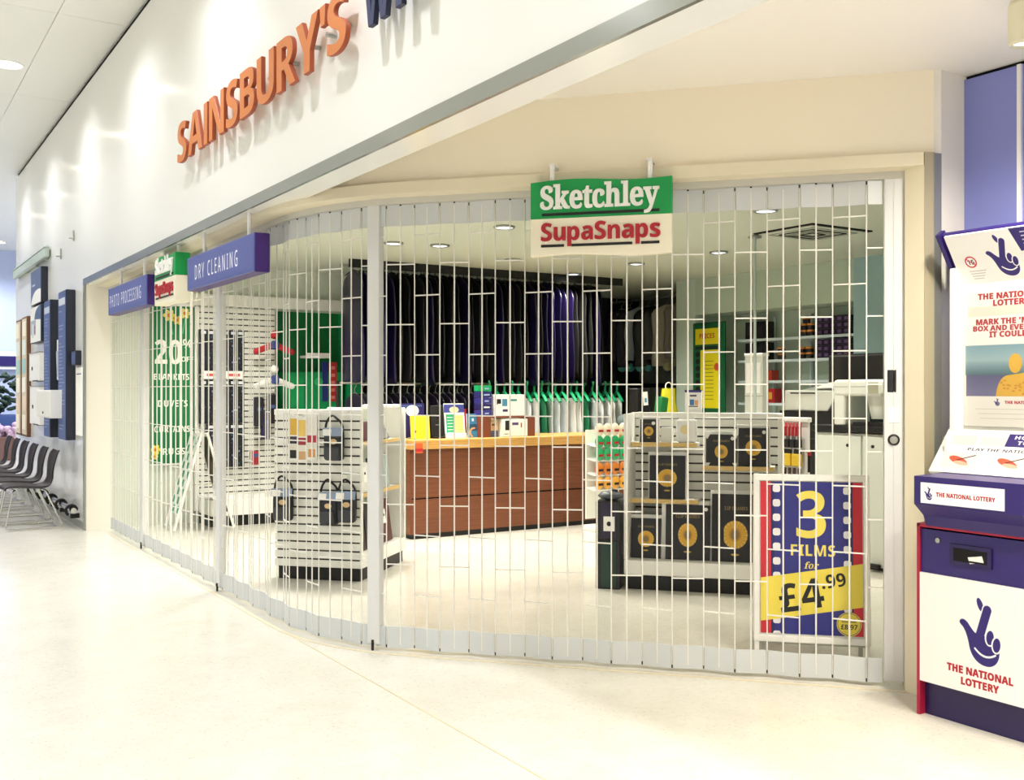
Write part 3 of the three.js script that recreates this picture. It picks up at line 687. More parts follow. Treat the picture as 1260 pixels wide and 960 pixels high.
function album(label, w, h, x, y, v, turn, face, opts = {}) {
  const t = thing('photo_frame_pack', label, 'photo frame', x, y, v, turn);
  const g = new THREE.Group(); g.name = 'pack'; g.rotation.x = opts.lean ?? -0.08; t.add(g);
  printed(g, 'front', w, h, 0.028, face, M.cardBlack, 0, h / 2, 0);
  if (opts.white) part(g, 'white_backing', bx(w + 0.03, h + 0.03, 0.012, 0.003), M.card, opts.bx ?? 0, h / 2 + 0.012, -0.021);
  if (opts.corner) for (const s of [-1, 1]) for (const q of [0, 1]) part(g, 'corner', new THREE.CylinderGeometry(0.028, 0.028, 0.03, 3), M.card, s * (w / 2 - 0.008), q ? h - 0.008 : 0.008, 0.001, Math.PI / 2, 0, 0);
  if (opts.dot) part(g, 'price_sticker', cyl(0.014, 0.014, 0.002, 16), M.card, w / 2 - 0.03, h - 0.03, 0.0155, Math.PI / 2);
  return t;
}
// right unit: front corner at (-6.08, 2.82)
const gr = { x: -6.08, v: 2.82, a: Math.atan2(0.667, 0.745) };
const onR = (s, n) => [gr.x + Math.cos(gr.a) * s + Math.sin(gr.a) * n, gr.v + Math.sin(gr.a) * s - Math.cos(gr.a) * n];
{
  const W = 1.15, t = thing('slatwall_display', 'white slatted display unit of black sunflower frames, right of the counter', 'display unit', gr.x, 0, gr.v, gr.a);
  part(t, 'plinth', bx(W - 0.04, 0.11, 0.72), M.black, W / 2, 0.055, -0.38);
  part(t, 'base', bx(W, 0.11, 0.78, 0.008), M.white, W / 2, 0.165, -0.39);
  for (const [x, d, z] of [[0.015, 0.78, -0.39], [W - 0.015, 0.3, -0.42]]) part(t, 'upright', bx(0.03, 1.1, d, 0.005), M.white, x, 0.77, z);
  part(t, 'backing', bx(W - 0.06, 1.06, 0.012), M.groove, W / 2, 0.76, -0.4);
  part(t, 'top_rail', bx(W, 0.045, 0.07, 0.006), M.white, W / 2, 1.302, -0.395);
  slats(t, W - 0.06, 0.23, 1.27, 0.07, W / 2, -0.383);
  for (const [x, w, y] of [[0.285, 0.5, 1.085], [0.285, 0.52, 0.655], [0.835, 0.53, 0.915]]) {
    const sh = part(t, 'shelf', bx(w, 0.028, 0.24), M.white, x, y, -0.255);
    part(sh, 'shelf_edge', bx(w, 0.032, 0.014, 0.003), M.pine, 0, 0, 0.125, 0, 0, 0, 'pine edge strip');
  }
  const put = (label, w, h, s, y, n, face, o) => { const [x, v] = onR(s, n); return album(label, w, h, x, y, v, gr.a, face, o); };
  put('small black sunflower frame on the top left shelf of the display', 0.13, 0.175, 0.165, 1.1, -0.18, flowerTall, { white: true, dot: true });
  put('large black sunflower frame pack on the middle left shelf of the display', 0.27, 0.33, 0.305, 0.67, -0.18, flowerTall, { white: true, corner: false });
  put('squarish black sunflower frame pack on the right shelf, left of two', 0.225, 0.235, 0.71, 0.93, -0.18, flowerSquare, { white: true, corner: true, dot: true });
  put('upright black sunflower frame pack on the right shelf, right of two', 0.215, 0.285, 0.945, 0.93, -0.18, flowerTall, { white: true, dot: true });
  put('small black sunflower frame pack low on the base, leftmost', 0.225, 0.3, 0.15, 0.222, -0.12, flowerTall, { white: true, lean: -0.12 });
  put('broad black sunflower frame pack low on the base, in the middle', 0.33, 0.41, 0.465, 0.222, -0.12, flowerSquare, { white: true, dot: true, lean: -0.1, bx: -0.02 });
  put('tallest black sunflower frame pack low on the base, behind the offer board', 0.34, 0.5, 0.815, 0.222, -0.12, flowerWide, { white: true, lean: -0.08 });
  put('black sunflower frame pack low on the base at the right end', 0.14, 0.3, 1.06, 0.222, -0.14, flowerTall, { lean: -0.1 });
  { const [x, v] = onR(0.45, -0.2), b = thing('clear_bag', 'shiny clear bag with a pale label on the top left shelf', 'packet', x, 1.1, v, gr.a);
    part(b, 'bag', new RoundedBoxGeometry(0.16, 0.18, 0.06, 3, 0.025), phys({ color: 0xf2f3f2, roughness: 0.15, clearcoat: 0.6 }), 0, 0.09, 0);
    part(b, 'label', cyl(0.035, 0.035, 0.004, 20), std(0xe9d9a6, 0.6), -0.01, 0.1, 0.031, Math.PI / 2); part(b, 'header', bx(0.12, 0.05, 0.006), M.card, 0, 0.195, 0); }
  { const [x, v] = onR(0.3, -0.22), b = thing('white_carton', 'plain white carton between the small frame and the clear bag', 'box', x, 1.1, v, gr.a);
    part(b, 'carton', bx(0.09, 0.11, 0.05, 0.003), M.offWhite, 0, 0.055, 0); part(b, 'flap', bx(0.086, 0.006, 0.05), M.card, 0, 0.112, -0.002); }
  { const [x, v] = onR(0.47, -0.52), b = thing('printed_carton', 'white printed carton standing on top of the sunflower display unit', 'box', x, 1.325, v, gr.a);
    printed(b, 'carton', 0.13, 0.17, 0.07, print(128, 170, (c, w, h) => { fill(c, '#f3f2ee', 0, 0, w, h); fill(c, '#3a3f86', 0, 0, w, 14); fill(c, '#2d2a55', 40, 34, 50, 12); fill(c, '#3f79b8', 38, 70, 34, 46); fill(c, '#e0a070', 76, 76, 26, 40); fill(c, '#222', 30, 120, 70, 8); }), M.card, 0, 0.085, 0);
    part(b, 'lid', bx(0.132, 0.006, 0.072), M.lotto, 0, 0.172, 0); }
  // dark boxes against the unit's left end
  const mk = (label, y, h, mat, dx, tagged) => { const [x, v] = onR(-0.115 + dx, -0.06), b = thing('storage_box', label, 'box', x, y, v, gr.a);
    part(b, 'box', bx(0.185, h, 0.3, 0.005), M.cardBlack, 0, h / 2, -0.05); part(b, 'panel', bx(0.11, h - 0.03, 0.006), mat, 0.005, h / 2, 0.102);
    if (tagged) { const l = part(b, 'label', bx(0.085, 0.11, 0.003), M.card, 0.012, h * 0.42, 0.107); part(l, 'picture', cyl(0.018, 0.018, 0.003, 14), M.black, 0, 0, 0.002, Math.PI / 2); } };
  mk('dark green box standing on the floor against the end of the sunflower display', 0, 0.37, std(0x1c3a30, 0.4), 0, false);
  mk('dark purple box with a white label stacked on the dark green box', 0.371, 0.29, std(0x2a2440, 0.4), 0, true);
  { const [x, v] = onR(-0.11, -0.06), b = thing('grey_packet', 'crumpled grey plastic packet lying on the dark purple box', 'packet', x, 0.662, v, gr.a);
    const g = new THREE.SphereGeometry(0.09, 14, 8); const p = g.attributes.position; for (let i = 0; i < p.count; i++) { const k = 1 + 0.16 * Math.sin(p.getX(i) * 90) * Math.cos(p.getZ(i) * 70); p.setXYZ(i, p.getX(i) * k, p.getY(i) * 0.4 * k, p.getZ(i) * k); } g.computeVertexNormals();
    part(b, 'film', g, std(0x5b5f68, 0.25), 0, 0.035, 0); part(b, 'tie', bx(0.05, 0.02, 0.03), M.black, 0.03, 0.07, 0); }
}
// left unit: front corner at (-7.907, 0.748)
const gl = { x: -7.907, v: 0.748, a: Math.atan2(0.695, 0.719) };
const onL = (s, n) => [gl.x + Math.cos(gl.a) * s + Math.sin(gl.a) * n, gl.v + Math.sin(gl.a) * s - Math.cos(gl.a) * n];
{
  const W = 0.73, D = 1.05, t = thing('slatwall_display', 'white slatted display unit hung with camera pouches, left of the widest grille post', 'display unit', gl.x, 0, gl.v, gl.a);
  part(t, 'plinth', bx(W - 0.04, 0.1, D - 0.06), M.black, W / 2, 0.05, -D / 2);
  part(t, 'base', bx(W, 0.11, D - 0.05, 0.006), M.white, W / 2, 0.155, -D / 2);
  part(t, 'end_backing', bx(W - 0.03, 1.23, 0.012), M.groove, W / 2, 0.72, -0.02);
  slats(t, W, 0.1, 1.3, 0.068, W / 2, -0.006);
  part(t, 'top_rail', bx(W + 0.01, 0.045, 0.05, 0.006), M.white, W / 2, 1.325, -0.02);
  part(t, 'far_end_panel', bx(W, 1.24, 0.03, 0.005), M.white, W / 2, 0.725, -D + 0.015);
  part(t, 'front_stile', bx(0.03, 1.22, 0.03, 0.004), M.white, W - 0.012, 0.72, -0.03);
  part(t, 'centre_panel', bx(0.03, 1.15, D - 0.06), M.shopWall, W / 2, 0.77, -D / 2);
  part(t, 'white_lid', bx(0.28, 0.03, 0.2, 0.006), M.white, 0.55, 1.36, -D + 0.12);
  for (const y of [1.07, 0.66]) { const sh = part(t, 'shelf', bx(0.3, 0.024, D - 0.08), M.white, W / 2 + 0.165, y, -D / 2); part(sh, 'shelf_edge', bx(0.014, 0.03, D - 0.08, 0.003), M.pine, 0.155, 0, 0, 0, 0, 0, 'pine edge strip'); }
  // albums on its right side
  const alb = (label, z, y, h, w, col, lean, labelled) => { const [x, v] = onL(0.6, z), b = thing('photo_album', label, 'album', x, y, v, gl.a);
    const c = new THREE.Group(); c.name = 'volume'; c.rotation.z = lean; c.position.x = 0.06; b.add(c);
    part(c, 'cover', bx(0.035, h, w, 0.006), std(col, 0.4), 0, h / 2, 0); part(c, 'pages', bx(0.026, h - 0.02, w - 0.02), M.paper, -0.004, h / 2, -0.012);
    if (labelled) { const l = part(c, 'label', bx(0.003, 0.12, 0.07), M.card, 0.019, h * 0.6, 0); part(l, 'mark', bx(0.003, 0.02, 0.03), M.black, 0.001, 0.01, 0); } };
  alb('brown photo album with a white label on the lowest deck of the pouch display', -0.72, 0.213, 0.36, 0.3, 0x5a2d26, 0.14, true);
  alb('black photo album behind the brown one on the lowest deck', -0.4, 0.213, 0.37, 0.26, 0x1d1c20, 0.1, true);
  alb('dark brown photo album nearest the slatted end on the lowest deck', -0.16, 0.213, 0.3, 0.2, 0x3b2420, 0.12, false);
  alb('pale boxed album on the middle shelf of the pouch display', -0.25, 0.674, 0.24, 0.16, 0xe4e6e2, 0.1, true);
  alb('dark teal album on the middle shelf of the pouch display', -0.48, 0.674, 0.27, 0.18, 0x23484e, 0.12, false);
  alb('grey glass frame on the middle shelf of the pouch display', -0.7, 0.674, 0.28, 0.2, 0xa8b4b6, 0.1, false);
  alb('dark red album on the top shelf of the pouch display', -0.35, 1.085, 0.17, 0.3, 0x4a1f26, 0.5, false);
  alb('grey album leaning on the top shelf of the pouch display', -0.68, 1.085, 0.17, 0.26, 0x7c7f80, 0.5, false);
  // camera pouches hanging from slat hooks
  const pouch = (label, s, y, k, n) => { const [x, v] = onL(s, 0.055), b = thing('camera_pouch', label, 'camera case', x, y, v, gl.a + n * 0.06);
    const body = new RoundedBoxGeometry(0.16 * k, 0.2 * k, 0.075, 4, 0.03); part(b, 'body', body, std(0x23252a, 0.6), 0, -0.21 * k, 0);
    part(b, 'pocket', new RoundedBoxGeometry(0.12 * k, 0.1 * k, 0.03, 3, 0.014), std(0x3a3d44, 0.5), 0, -0.25 * k, 0.04);
    part(b, 'header_card', bx(0.17 * k, 0.065, 0.004), std(0x8fa0bd, 0.5), 0, -0.085 * k, 0.03, -0.25); part(b, 'card_flash', bx(0.07 * k, 0.05, 0.004), M.card, -0.045 * k, -0.09 * k, 0.034, -0.25);
    part(b, 'price_label', cyl(0.03, 0.03, 0.004, 16), std(0xd8b787, 0.6), 0.01, -0.16 * k, 0.042, Math.PI / 2).scale.set(1, 1, 0.7);
    part(b, 'strap', tube([[-0.075 * k, -0.13 * k, 0], [-0.06 * k, -0.02, 0.01], [-0.02, 0.04 * k, 0.0], [0.03, 0.02, 0.02], [0.07 * k, -0.04, 0.0], [0.078 * k, -0.2 * k, 0]], 0.009, 6, 0.5), M.black);
    part(b, 'hook', cyl(0.003, 0.003, 0.06, 6), M.chrome, 0, 0.035, -0.02, Math.PI / 2); };
  pouch('black camera pouch hung high on the right of the slatted end panel', 0.53, 1.26, 1.0, 0);
  pouch('black camera pouch hung at the lower left edge of the slatted end panel', 0.1, 0.78, 1.0, 1);
  pouch('black camera pouch hung low on the right of the slatted end, left of a pair', 0.49, 0.76, 1.0, -1);
  pouch('black camera pouch hung low on the right of the slatted end, right of a pair', 0.635, 0.765, 0.95, 1);
  const pk = (label, s, y, art) => { const [x, v] = onL(s, 0.03), b = thing('hanging_packet', label, 'packet', x, y, v, gl.a); printed(b, 'card', 0.088, 0.36, 0.02, art, M.card, 0, -0.17, 0); part(b, 'hook', cyl(0.003, 0.003, 0.06, 6), M.chrome, 0, 0.012, -0.02, Math.PI / 2); };
  const art = (a, b, d) => print(64, 256, (c, w, h) => { fill(c, '#f0efe8', 0, 0, w, h); fill(c, a, 6, 18, w - 12, 92); fill(c, b, 4, 118, w - 8, 40); fill(c, '#e6e2d4', 8, 160, w - 16, 30); fill(c, d, 10, 194, w - 20, 46); });
  pk('yellow topped hanging packet on the slatted end panel', 0.175, 1.29, art('#e0b54a', '#3a3246', '#202024'));
  pk('paler yellow hanging packet in the middle of three on the slatted end panel', 0.255, 1.28, art('#e9c86c', '#a4343a', '#d0a878'));
  pk('red and white hanging packet on the slatted end, right of the yellow ones', 0.335, 1.3, art('#ece8e0', '#b53444', '#e0a060'));
}

// ---------- counter and what stands on it ----------
{
  const L = 3.75, t = thing('service_counter', 'long wood panelled service counter with a pale timber edge', 'counter', -9.2, 0, 2.62, Math.PI / 2);
  part(t, 'plinth', bx(L - 0.06, 0.05, 0.6), M.black, L / 2, 0.025, -0.33);
  part(t, 'carcass', bx(L - 0.02, 0.85, 0.6), M.gap, L / 2, 0.475, -0.325);
  for (const [y0, y1] of [[0.05, 0.398], [0.412, 0.895]]) for (let i = 0; i < 2; i++) part(t, 'panel', bx(L / 2 - 0.004, y1 - y0, 0.02, 0.003), M.counterWood, L / 4 + i * L / 2, (y0 + y1) / 2, -0.018);
  part(t, 'end_panel', bx(0.02, 0.85, 0.62), M.counterWood, -0.005, 0.475, -0.325);
  part(t, 'worktop', bx(L + 0.04, 0.1, 0.7, 0.012), M.counterTop, L / 2, 0.95, -0.325);
}
const onC = (name, label, cat, v0, v1, y = 1.0, x = -9.38) => thing(name, label, cat, x, y, (v0 + v1) / 2, Math.PI / 2);
{
  const yc = onC('yellow_card', 'bright yellow card standing at the left end of the counter', 'sign', 2.7, 2.915);
  part(yc, 'card', bx(0.215, 0.235, 0.012), std(0xf2dc20, 0.6), 0, 0.12, 0, -0.1); part(yc, 'red_spot', cyl(0.014, 0.014, 0.004, 12), M.red, -0.06, 0.075, 0.012, Math.PI / 2 - 0.1); part(yc, 'easel', bx(0.03, 0.16, 0.01), M.card, 0, 0.08, -0.04, 0.35);
  const ds = onC('round_sign', 'white oval sign on a thin stalk above the yellow card', 'sign', 2.71, 2.85, 1.0, -9.5);
  part(ds, 'disc', cyl(0.072, 0.072, 0.01, 28), M.white, 0, 0.285, 0, Math.PI / 2).scale.set(1, 1, 0.8); part(ds, 'stalk', cyl(0.005, 0.005, 0.24, 8), M.steelDull, 0, 0.12, -0.006); part(ds, 'foot', cyl(0.05, 0.05, 0.01, 20), M.steelDull, 0, 0.005, 0);
  const or = onC('orange_box', 'small orange and red box hung on the counter edge below the yellow card', 'box', 2.64, 2.73, 0.9, -9.165);
  part(or, 'carton', bx(0.07, 0.1, 0.03, 0.003), std(0xd9582a, 0.5), 0, 0.02, 0); part(or, 'band', bx(0.072, 0.03, 0.032), M.red, 0, 0.0, 0);
  const bp = onC('purple_panel', 'dark purple poster panel behind the round white sign', 'sign', 2.62, 2.95, 1.0, -9.6);
  part(bp, 'panel', bx(0.36, 0.36, 0.02), std(0x2c2560, 0.5), 0, 0.18, 0); part(bp, 'white_band', bx(0.3, 0.02, 0.004), M.boardBlue, 0, 0.335, 0.011);
  const mon = onC('till', 'black till display screen on the counter beside the yellow card', 'till', 2.93, 3.08);
  part(mon, 'screen', bx(0.15, 0.32, 0.03, 0.006), M.black, 0, 0.18, 0, -0.12); part(mon, 'base', bx(0.13, 0.02, 0.12, 0.004), M.black, 0, 0.01, 0); part(mon, 'mark', bx(0.06, 0.006, 0.002), M.steelDull, 0, 0.14, 0.022);
  const lr = onC('leaflet_stand', 'green and yellow leaflet stand on the counter right of the black screen', 'leaflet stand', 3.08, 3.34);
  printed(lr, 'back_card', 0.24, 0.36, 0.01, print(256, 380, (c, w, h) => { fill(c, '#e8ece0', 0, 0, w, h); fill(c, '#3a3f86', 0, 12, w, 90); c.fillStyle = '#e9dc9a'; c.beginPath(); c.ellipse(w / 2, 70, 60, 34, 0, 0, 7); c.fill(); fill(c, '#1f9a5f', 20, 120, 100, 230); fill(c, '#e8dc84', 128, 130, 110, 220); for (let i = 0; i < 6; i++) { fill(c, '#d8ece0', 34, 150 + i * 34, 70, 8); fill(c, '#9a9a4a', 140, 150 + i * 34, 84, 6); } }), M.card, 0, 0.18, 0, -0.12);
  part(lr, 'tray', bx(0.24, 0.05, 0.05), M.card, 0, 0.025, 0.02);
  const rc = onC('red_card', 'small red card behind the leaflet stand', 'card', 3.3, 3.42, 1.0, -9.5);
  part(rc, 'card', bx(0.12, 0.3, 0.01), M.red, 0, 0.15, 0); part(rc, 'easel', bx(0.02, 0.2, 0.01), M.card, 0, 0.1, -0.04, 0.3);
  const bf = onC('picture_card', 'blue picture card with an orange swirl standing on the counter', 'card', 3.37, 3.48);
  printed(bf, 'card', 0.13, 0.25, 0.01, print(128, 250, (c, w, h) => { fill(c, '#3a7fa8', 0, 0, w, h); fill(c, '#24506e', 0, 110, w, 70); c.strokeStyle = '#e8a468'; c.lineWidth = 20; c.beginPath(); c.arc(80, 200, 46, 2, 5); c.stroke(); fill(c, '#dfe8ea', 60, 50, 24, 30); }), M.card, 0, 0.125, 0, -0.1); part(bf, 'easel', bx(0.02, 0.18, 0.01), M.card, 0, 0.09, -0.04, 0.3);
  const st = onC('display_bridge', 'low brown wooden bridge stand carrying stacked boxes on the counter', 'display stand', 3.48, 4.17);
  part(st, 'leg', bx(0.13, 0.2, 0.16, 0.004), M.brown, -0.28, 0.1, 0); part(st, 'leg', bx(0.1, 0.2, 0.16, 0.004), M.brown, 0.295, 0.1, 0); part(st, 'top', bx(0.69, 0.02, 0.16, 0.004), M.brown, 0, 0.21, 0);
  for (let i = 0; i < 5; i++) {
    const b = onC('film_carton', ['topmost green lidded carton of the stack on the wooden bridge', 'purple carton second from the top of the bridge stack', 'purple carton in the middle of the bridge stack', 'purple carton with a white flash, fourth down the bridge stack', 'lowest purple carton of the bridge stack'][i], 'box', 3.47, 3.64, 1.221 + (4 - i) * 0.066);
    b.userData.group = 'stacked film cartons on the wooden bridge';
    part(b, 'carton', bx(0.16, i ? 0.062 : 0.06, 0.1, 0.003), i ? std([0x2d2a6e, 0x352f80, 0x28245e, 0x3a3688][i - 1], 0.4) : std(0x18a060, 0.4), 0, 0.032, 0); part(b, 'flash', bx(0.05 + 0.02 * (i & 1), 0.016, 0.003), i === 3 ? M.card : std(0x9fb3d8, 0.5), 0.02, 0.03, 0.051);
  }
  const pc = onC('portrait_print', 'small portrait print standing under the wooden bridge', 'picture', 3.61, 3.73);
  printed(pc, 'print', 0.11, 0.19, 0.008, print(96, 170, (c, w, h) => { fill(c, '#d9c9a4', 0, 0, w, h); fill(c, '#52607a', 0, 110, w, 60); c.fillStyle = '#cfa27c'; c.beginPath(); c.ellipse(50, 80, 22, 30, 0, 0, 7); c.fill(); fill(c, '#5a4a30', 28, 44, 44, 20); }), M.card, 0, 0.095, 0.03, -0.05); part(pc, 'easel', bx(0.02, 0.12, 0.008), M.card, 0, 0.06, 0.01, 0.2);
  const art2 = (s) => print(360, 220, (c, w, h) => { fill(c, '#f3f3f0', 0, 0, w, h); if (s) { fill(c, '#1d1d22', 40, 20, 60, 120); fill(c, '#5a4a7a', 140, 44, 90, 34); fill(c, '#8a8a88', 26, 180, 60, 12); fill(c, '#a9502e', 262, 50, 18, 60); } else { fill(c, '#222', 20, 40, 50, 60); fill(c, '#4d8fb0', 84, 40, 60, 76); fill(c, '#e9e9e6', 30, 90, 40, 60); fill(c, '#2f8a80', 170, 42, 90, 20); fill(c, '#3a3060', 90, 150, 60, 26); } });
  const w1 = onC('white_carton', 'white camera carton on top of the wooden bridge', 'box', 3.66, 4.06, 1.221); printed(w1, 'carton', 0.38, 0.22, 0.13, art2(0), M.card, 0, 0.112, 0); part(w1, 'lid', bx(0.384, 0.012, 0.134, 0.004), M.white, 0, 0.224, 0);
  const w2 = onC('white_carton', 'white camera carton under the wooden bridge, between its legs', 'box', 3.74, 4.07); printed(w2, 'carton', 0.32, 0.19, 0.12, art2(1), M.card, 0, 0.095, 0.03); part(w2, 'base_line', bx(0.31, 0.004, 0.122), M.steelDull, 0, 0.004, 0.03);
  const yb = onC('carrier_bag', 'yellow and green carrier bag standing at the far right end of the counter', 'bag', 6.0, 6.3);
  const bg = new THREE.CylinderGeometry(0.09, 0.16, 0.52, 14, 6); { const p = bg.attributes.position; for (let i = 0; i < p.count; i++) { const k = 1 + 0.12 * Math.sin(p.getY(i) * 20 + p.getX(i) * 30); p.setXYZ(i, p.getX(i) * k, p.getY(i), p.getZ(i) * 0.6); } bg.computeVertexNormals(); }
  part(yb, 'bag', bg, std(0xd8d02a, 0.5), 0, 0.26, 0); part(yb, 'green_side', bx(0.12, 0.4, 0.12, 0.02), std(0x1f7a3c, 0.5), -0.13, 0.22, 0.0, 0, 0, -0.15); part(yb, 'handle', new THREE.TorusGeometry(0.05, 0.008, 6, 16), M.card, 0, 0.54, 0);
  const bb = onC('black_case', 'black upright case with a white swing tag on the counter', 'case', 5.6, 5.8);
  part(bb, 'case', bx(0.2, 0.52, 0.16, 0.02), M.black, 0, 0.26, 0); const tg = part(bb, 'swing_tag', bx(0.07, 0.16, 0.004), M.card, 0.02, 0.4, 0.085, 0, 0, 0.08); part(tg, 'blue_mark', bx(0.03, 0.05, 0.003), std(0x4a96b4, 0.5), 0, -0.02, 0.002);
  for (const [v, r, c, name] of [[5.97, 0.1, 0x6e7a7a, 'grey'], [6.2, 0.09, 0xa9b4b0, 'pale grey']]) {
    const b = onC('rolled_bundle', name + ' rolled laundry bundle on the counter behind the carrier bag', 'bundle', v - 0.1, v + 0.1, 1.0, -9.77);
    part(b, 'roll', cyl(r, r, 0.5, 14), std(c, 0.8), 0, r, 0, Math.PI / 2); part(b, 'tie', new THREE.TorusGeometry(r + 0.002, 0.006, 6, 16), M.card, 0, r, 0.05);
  }
}
// packets of sweets on a floor rack before the counter
{
  const t = thing('sweet_rack', 'low floor rack of green and orange sweet packets at the counter', 'rack', -8.72, 0, 4.72, Math.PI / 2);
  part(t, 'back', bx(0.44, 0.95, 0.02), M.offWhite, 0, 0.6, -0.1); part(t, 'base', bx(0.44, 0.06, 0.3, 0.01), M.white, 0, 0.03, 0.0); part(t, 'post', bx(0.04, 0.3, 0.03), M.white, 0, 0.2, -0.09);
  for (let i = 0; i < 4; i++) part(t, 'shelf', bx(0.44, 0.01, 0.16), M.white, 0, 0.45 + i * 0.155, -0.02, 0.15);
  const shape = new THREE.SphereGeometry(0.06, 10, 8); { const p = shape.attributes.position; for (let i = 0; i < p.count; i++) { const y = p.getY(i) / 0.06; p.setXYZ(i, Math.sign(p.getX(i)) * Math.min(0.048, Math.abs(p.getX(i)) * (1.05 - 0.2 * Math.abs(y))), p.getY(i) * 1.15, p.getZ(i) * 0.5); } shape.computeVertexNormals(); }
  const cols = [0xe8dcc2, 0x1f9a5a, 0x2aa566, 0xd07a2c, 0xe0a23a], kinds = ['cream sweet packet on the top tier of the sweet rack', 'green sweet packet on the sweet rack', 'green sweet packet on the sweet rack', 'orange sweet packet on the sweet rack', 'amber sweet packet on the lowest tier of the sweet rack'];
  const mats = cols.map((c) => std(c, 0.3)), src = {};
  for (let r = 0; r < 5; r++) for (let k = 0; k < 4; k++) {
    const y = [1.08, 0.95, 0.82, 0.665, 0.515][r], v = 4.56 + k * 0.105, x = -8.66;
    if (src[r]) { copyOf(src[r], null, x, y, v); continue; }
    const b = src[r] = thing('sweet_packet', kinds[r], 'packet', x, y, v, Math.PI / 2, kinds[r].includes('green') ? 'green packets on the sweet rack' : kinds[r].split(' ')[0] + ' packets on the sweet rack');
    part(b, 'packet', shape, mats[r]); part(b, 'label', bx(0.06, 0.025, 0.004), r > 2 ? M.maroon : M.red, 0, -0.012, 0.03);
  }
}
// ---------- garments behind the counter ----------
function garment(h, wTop, wBot, thick, s0, shoulders = 0.07) {
  const N = 16, Rg = 14, pos = [], idx = [];
  for (let i = 0; i <= Rg; i++) {
    const u = i / Rg, y = -u * h, w = (u < 0.12 ? wTop * (0.22 + 0.78 * Math.sqrt(u / 0.12)) : wTop + (wBot - wTop) * (u - 0.12) / 0.88) / 2, th = thick * (0.6 + 0.5 * u) / 2;
    for (let j = 0; j < N; j++) {
      const a = j / N * Math.PI * 2, f = 1 + 0.35 * u * Math.sin(a * 5 + s0 + u * 2) + 0.12 * hash(i + s0 * 7, j);
      pos.push(Math.cos(a) * w * (1 + 0.05 * Math.sin(u * 9 + s0)), y - (u < 0.12 ? 0 : 0), Math.sin(a) * th * f);
    }
  }
  const c0 = pos.length / 3; pos.push(0, 0, 0, 0, -h, 0);
  for (let i = 0; i < Rg; i++) for (let j = 0; j < N; j++) { const a = i * N + j, b = i * N + (j + 1) % N; idx.push(a, b, a + N, b, b + N, a + N); }
  for (let j = 0; j < N; j++) { idx.push(c0, (j + 1) % N, j); idx.push(c0 + 1, Rg * N + j, Rg * N + (j + 1) % N); }
  const g = new THREE.BufferGeometry(); g.setAttribute('position', new THREE.Float32BufferAttribute(pos, 3)); g.setIndex(idx); g.computeVertexNormals();
  return g;
}
const hangerGeo = (() => mergeGeometries([tube([[-0.2, -0.1, 0], [-0.1, -0.045, 0], [0, 0, 0], [0.1, -0.045, 0], [0.2, -0.1, 0]], 0.009, 6, 0.3), tube([[0, 0, 0], [0.004, 0.05, 0], [0.03, 0.075, 0], [0.02, 0.11, 0], [-0.02, 0.105, 0]], 0.005, 6, 0.5)]))();
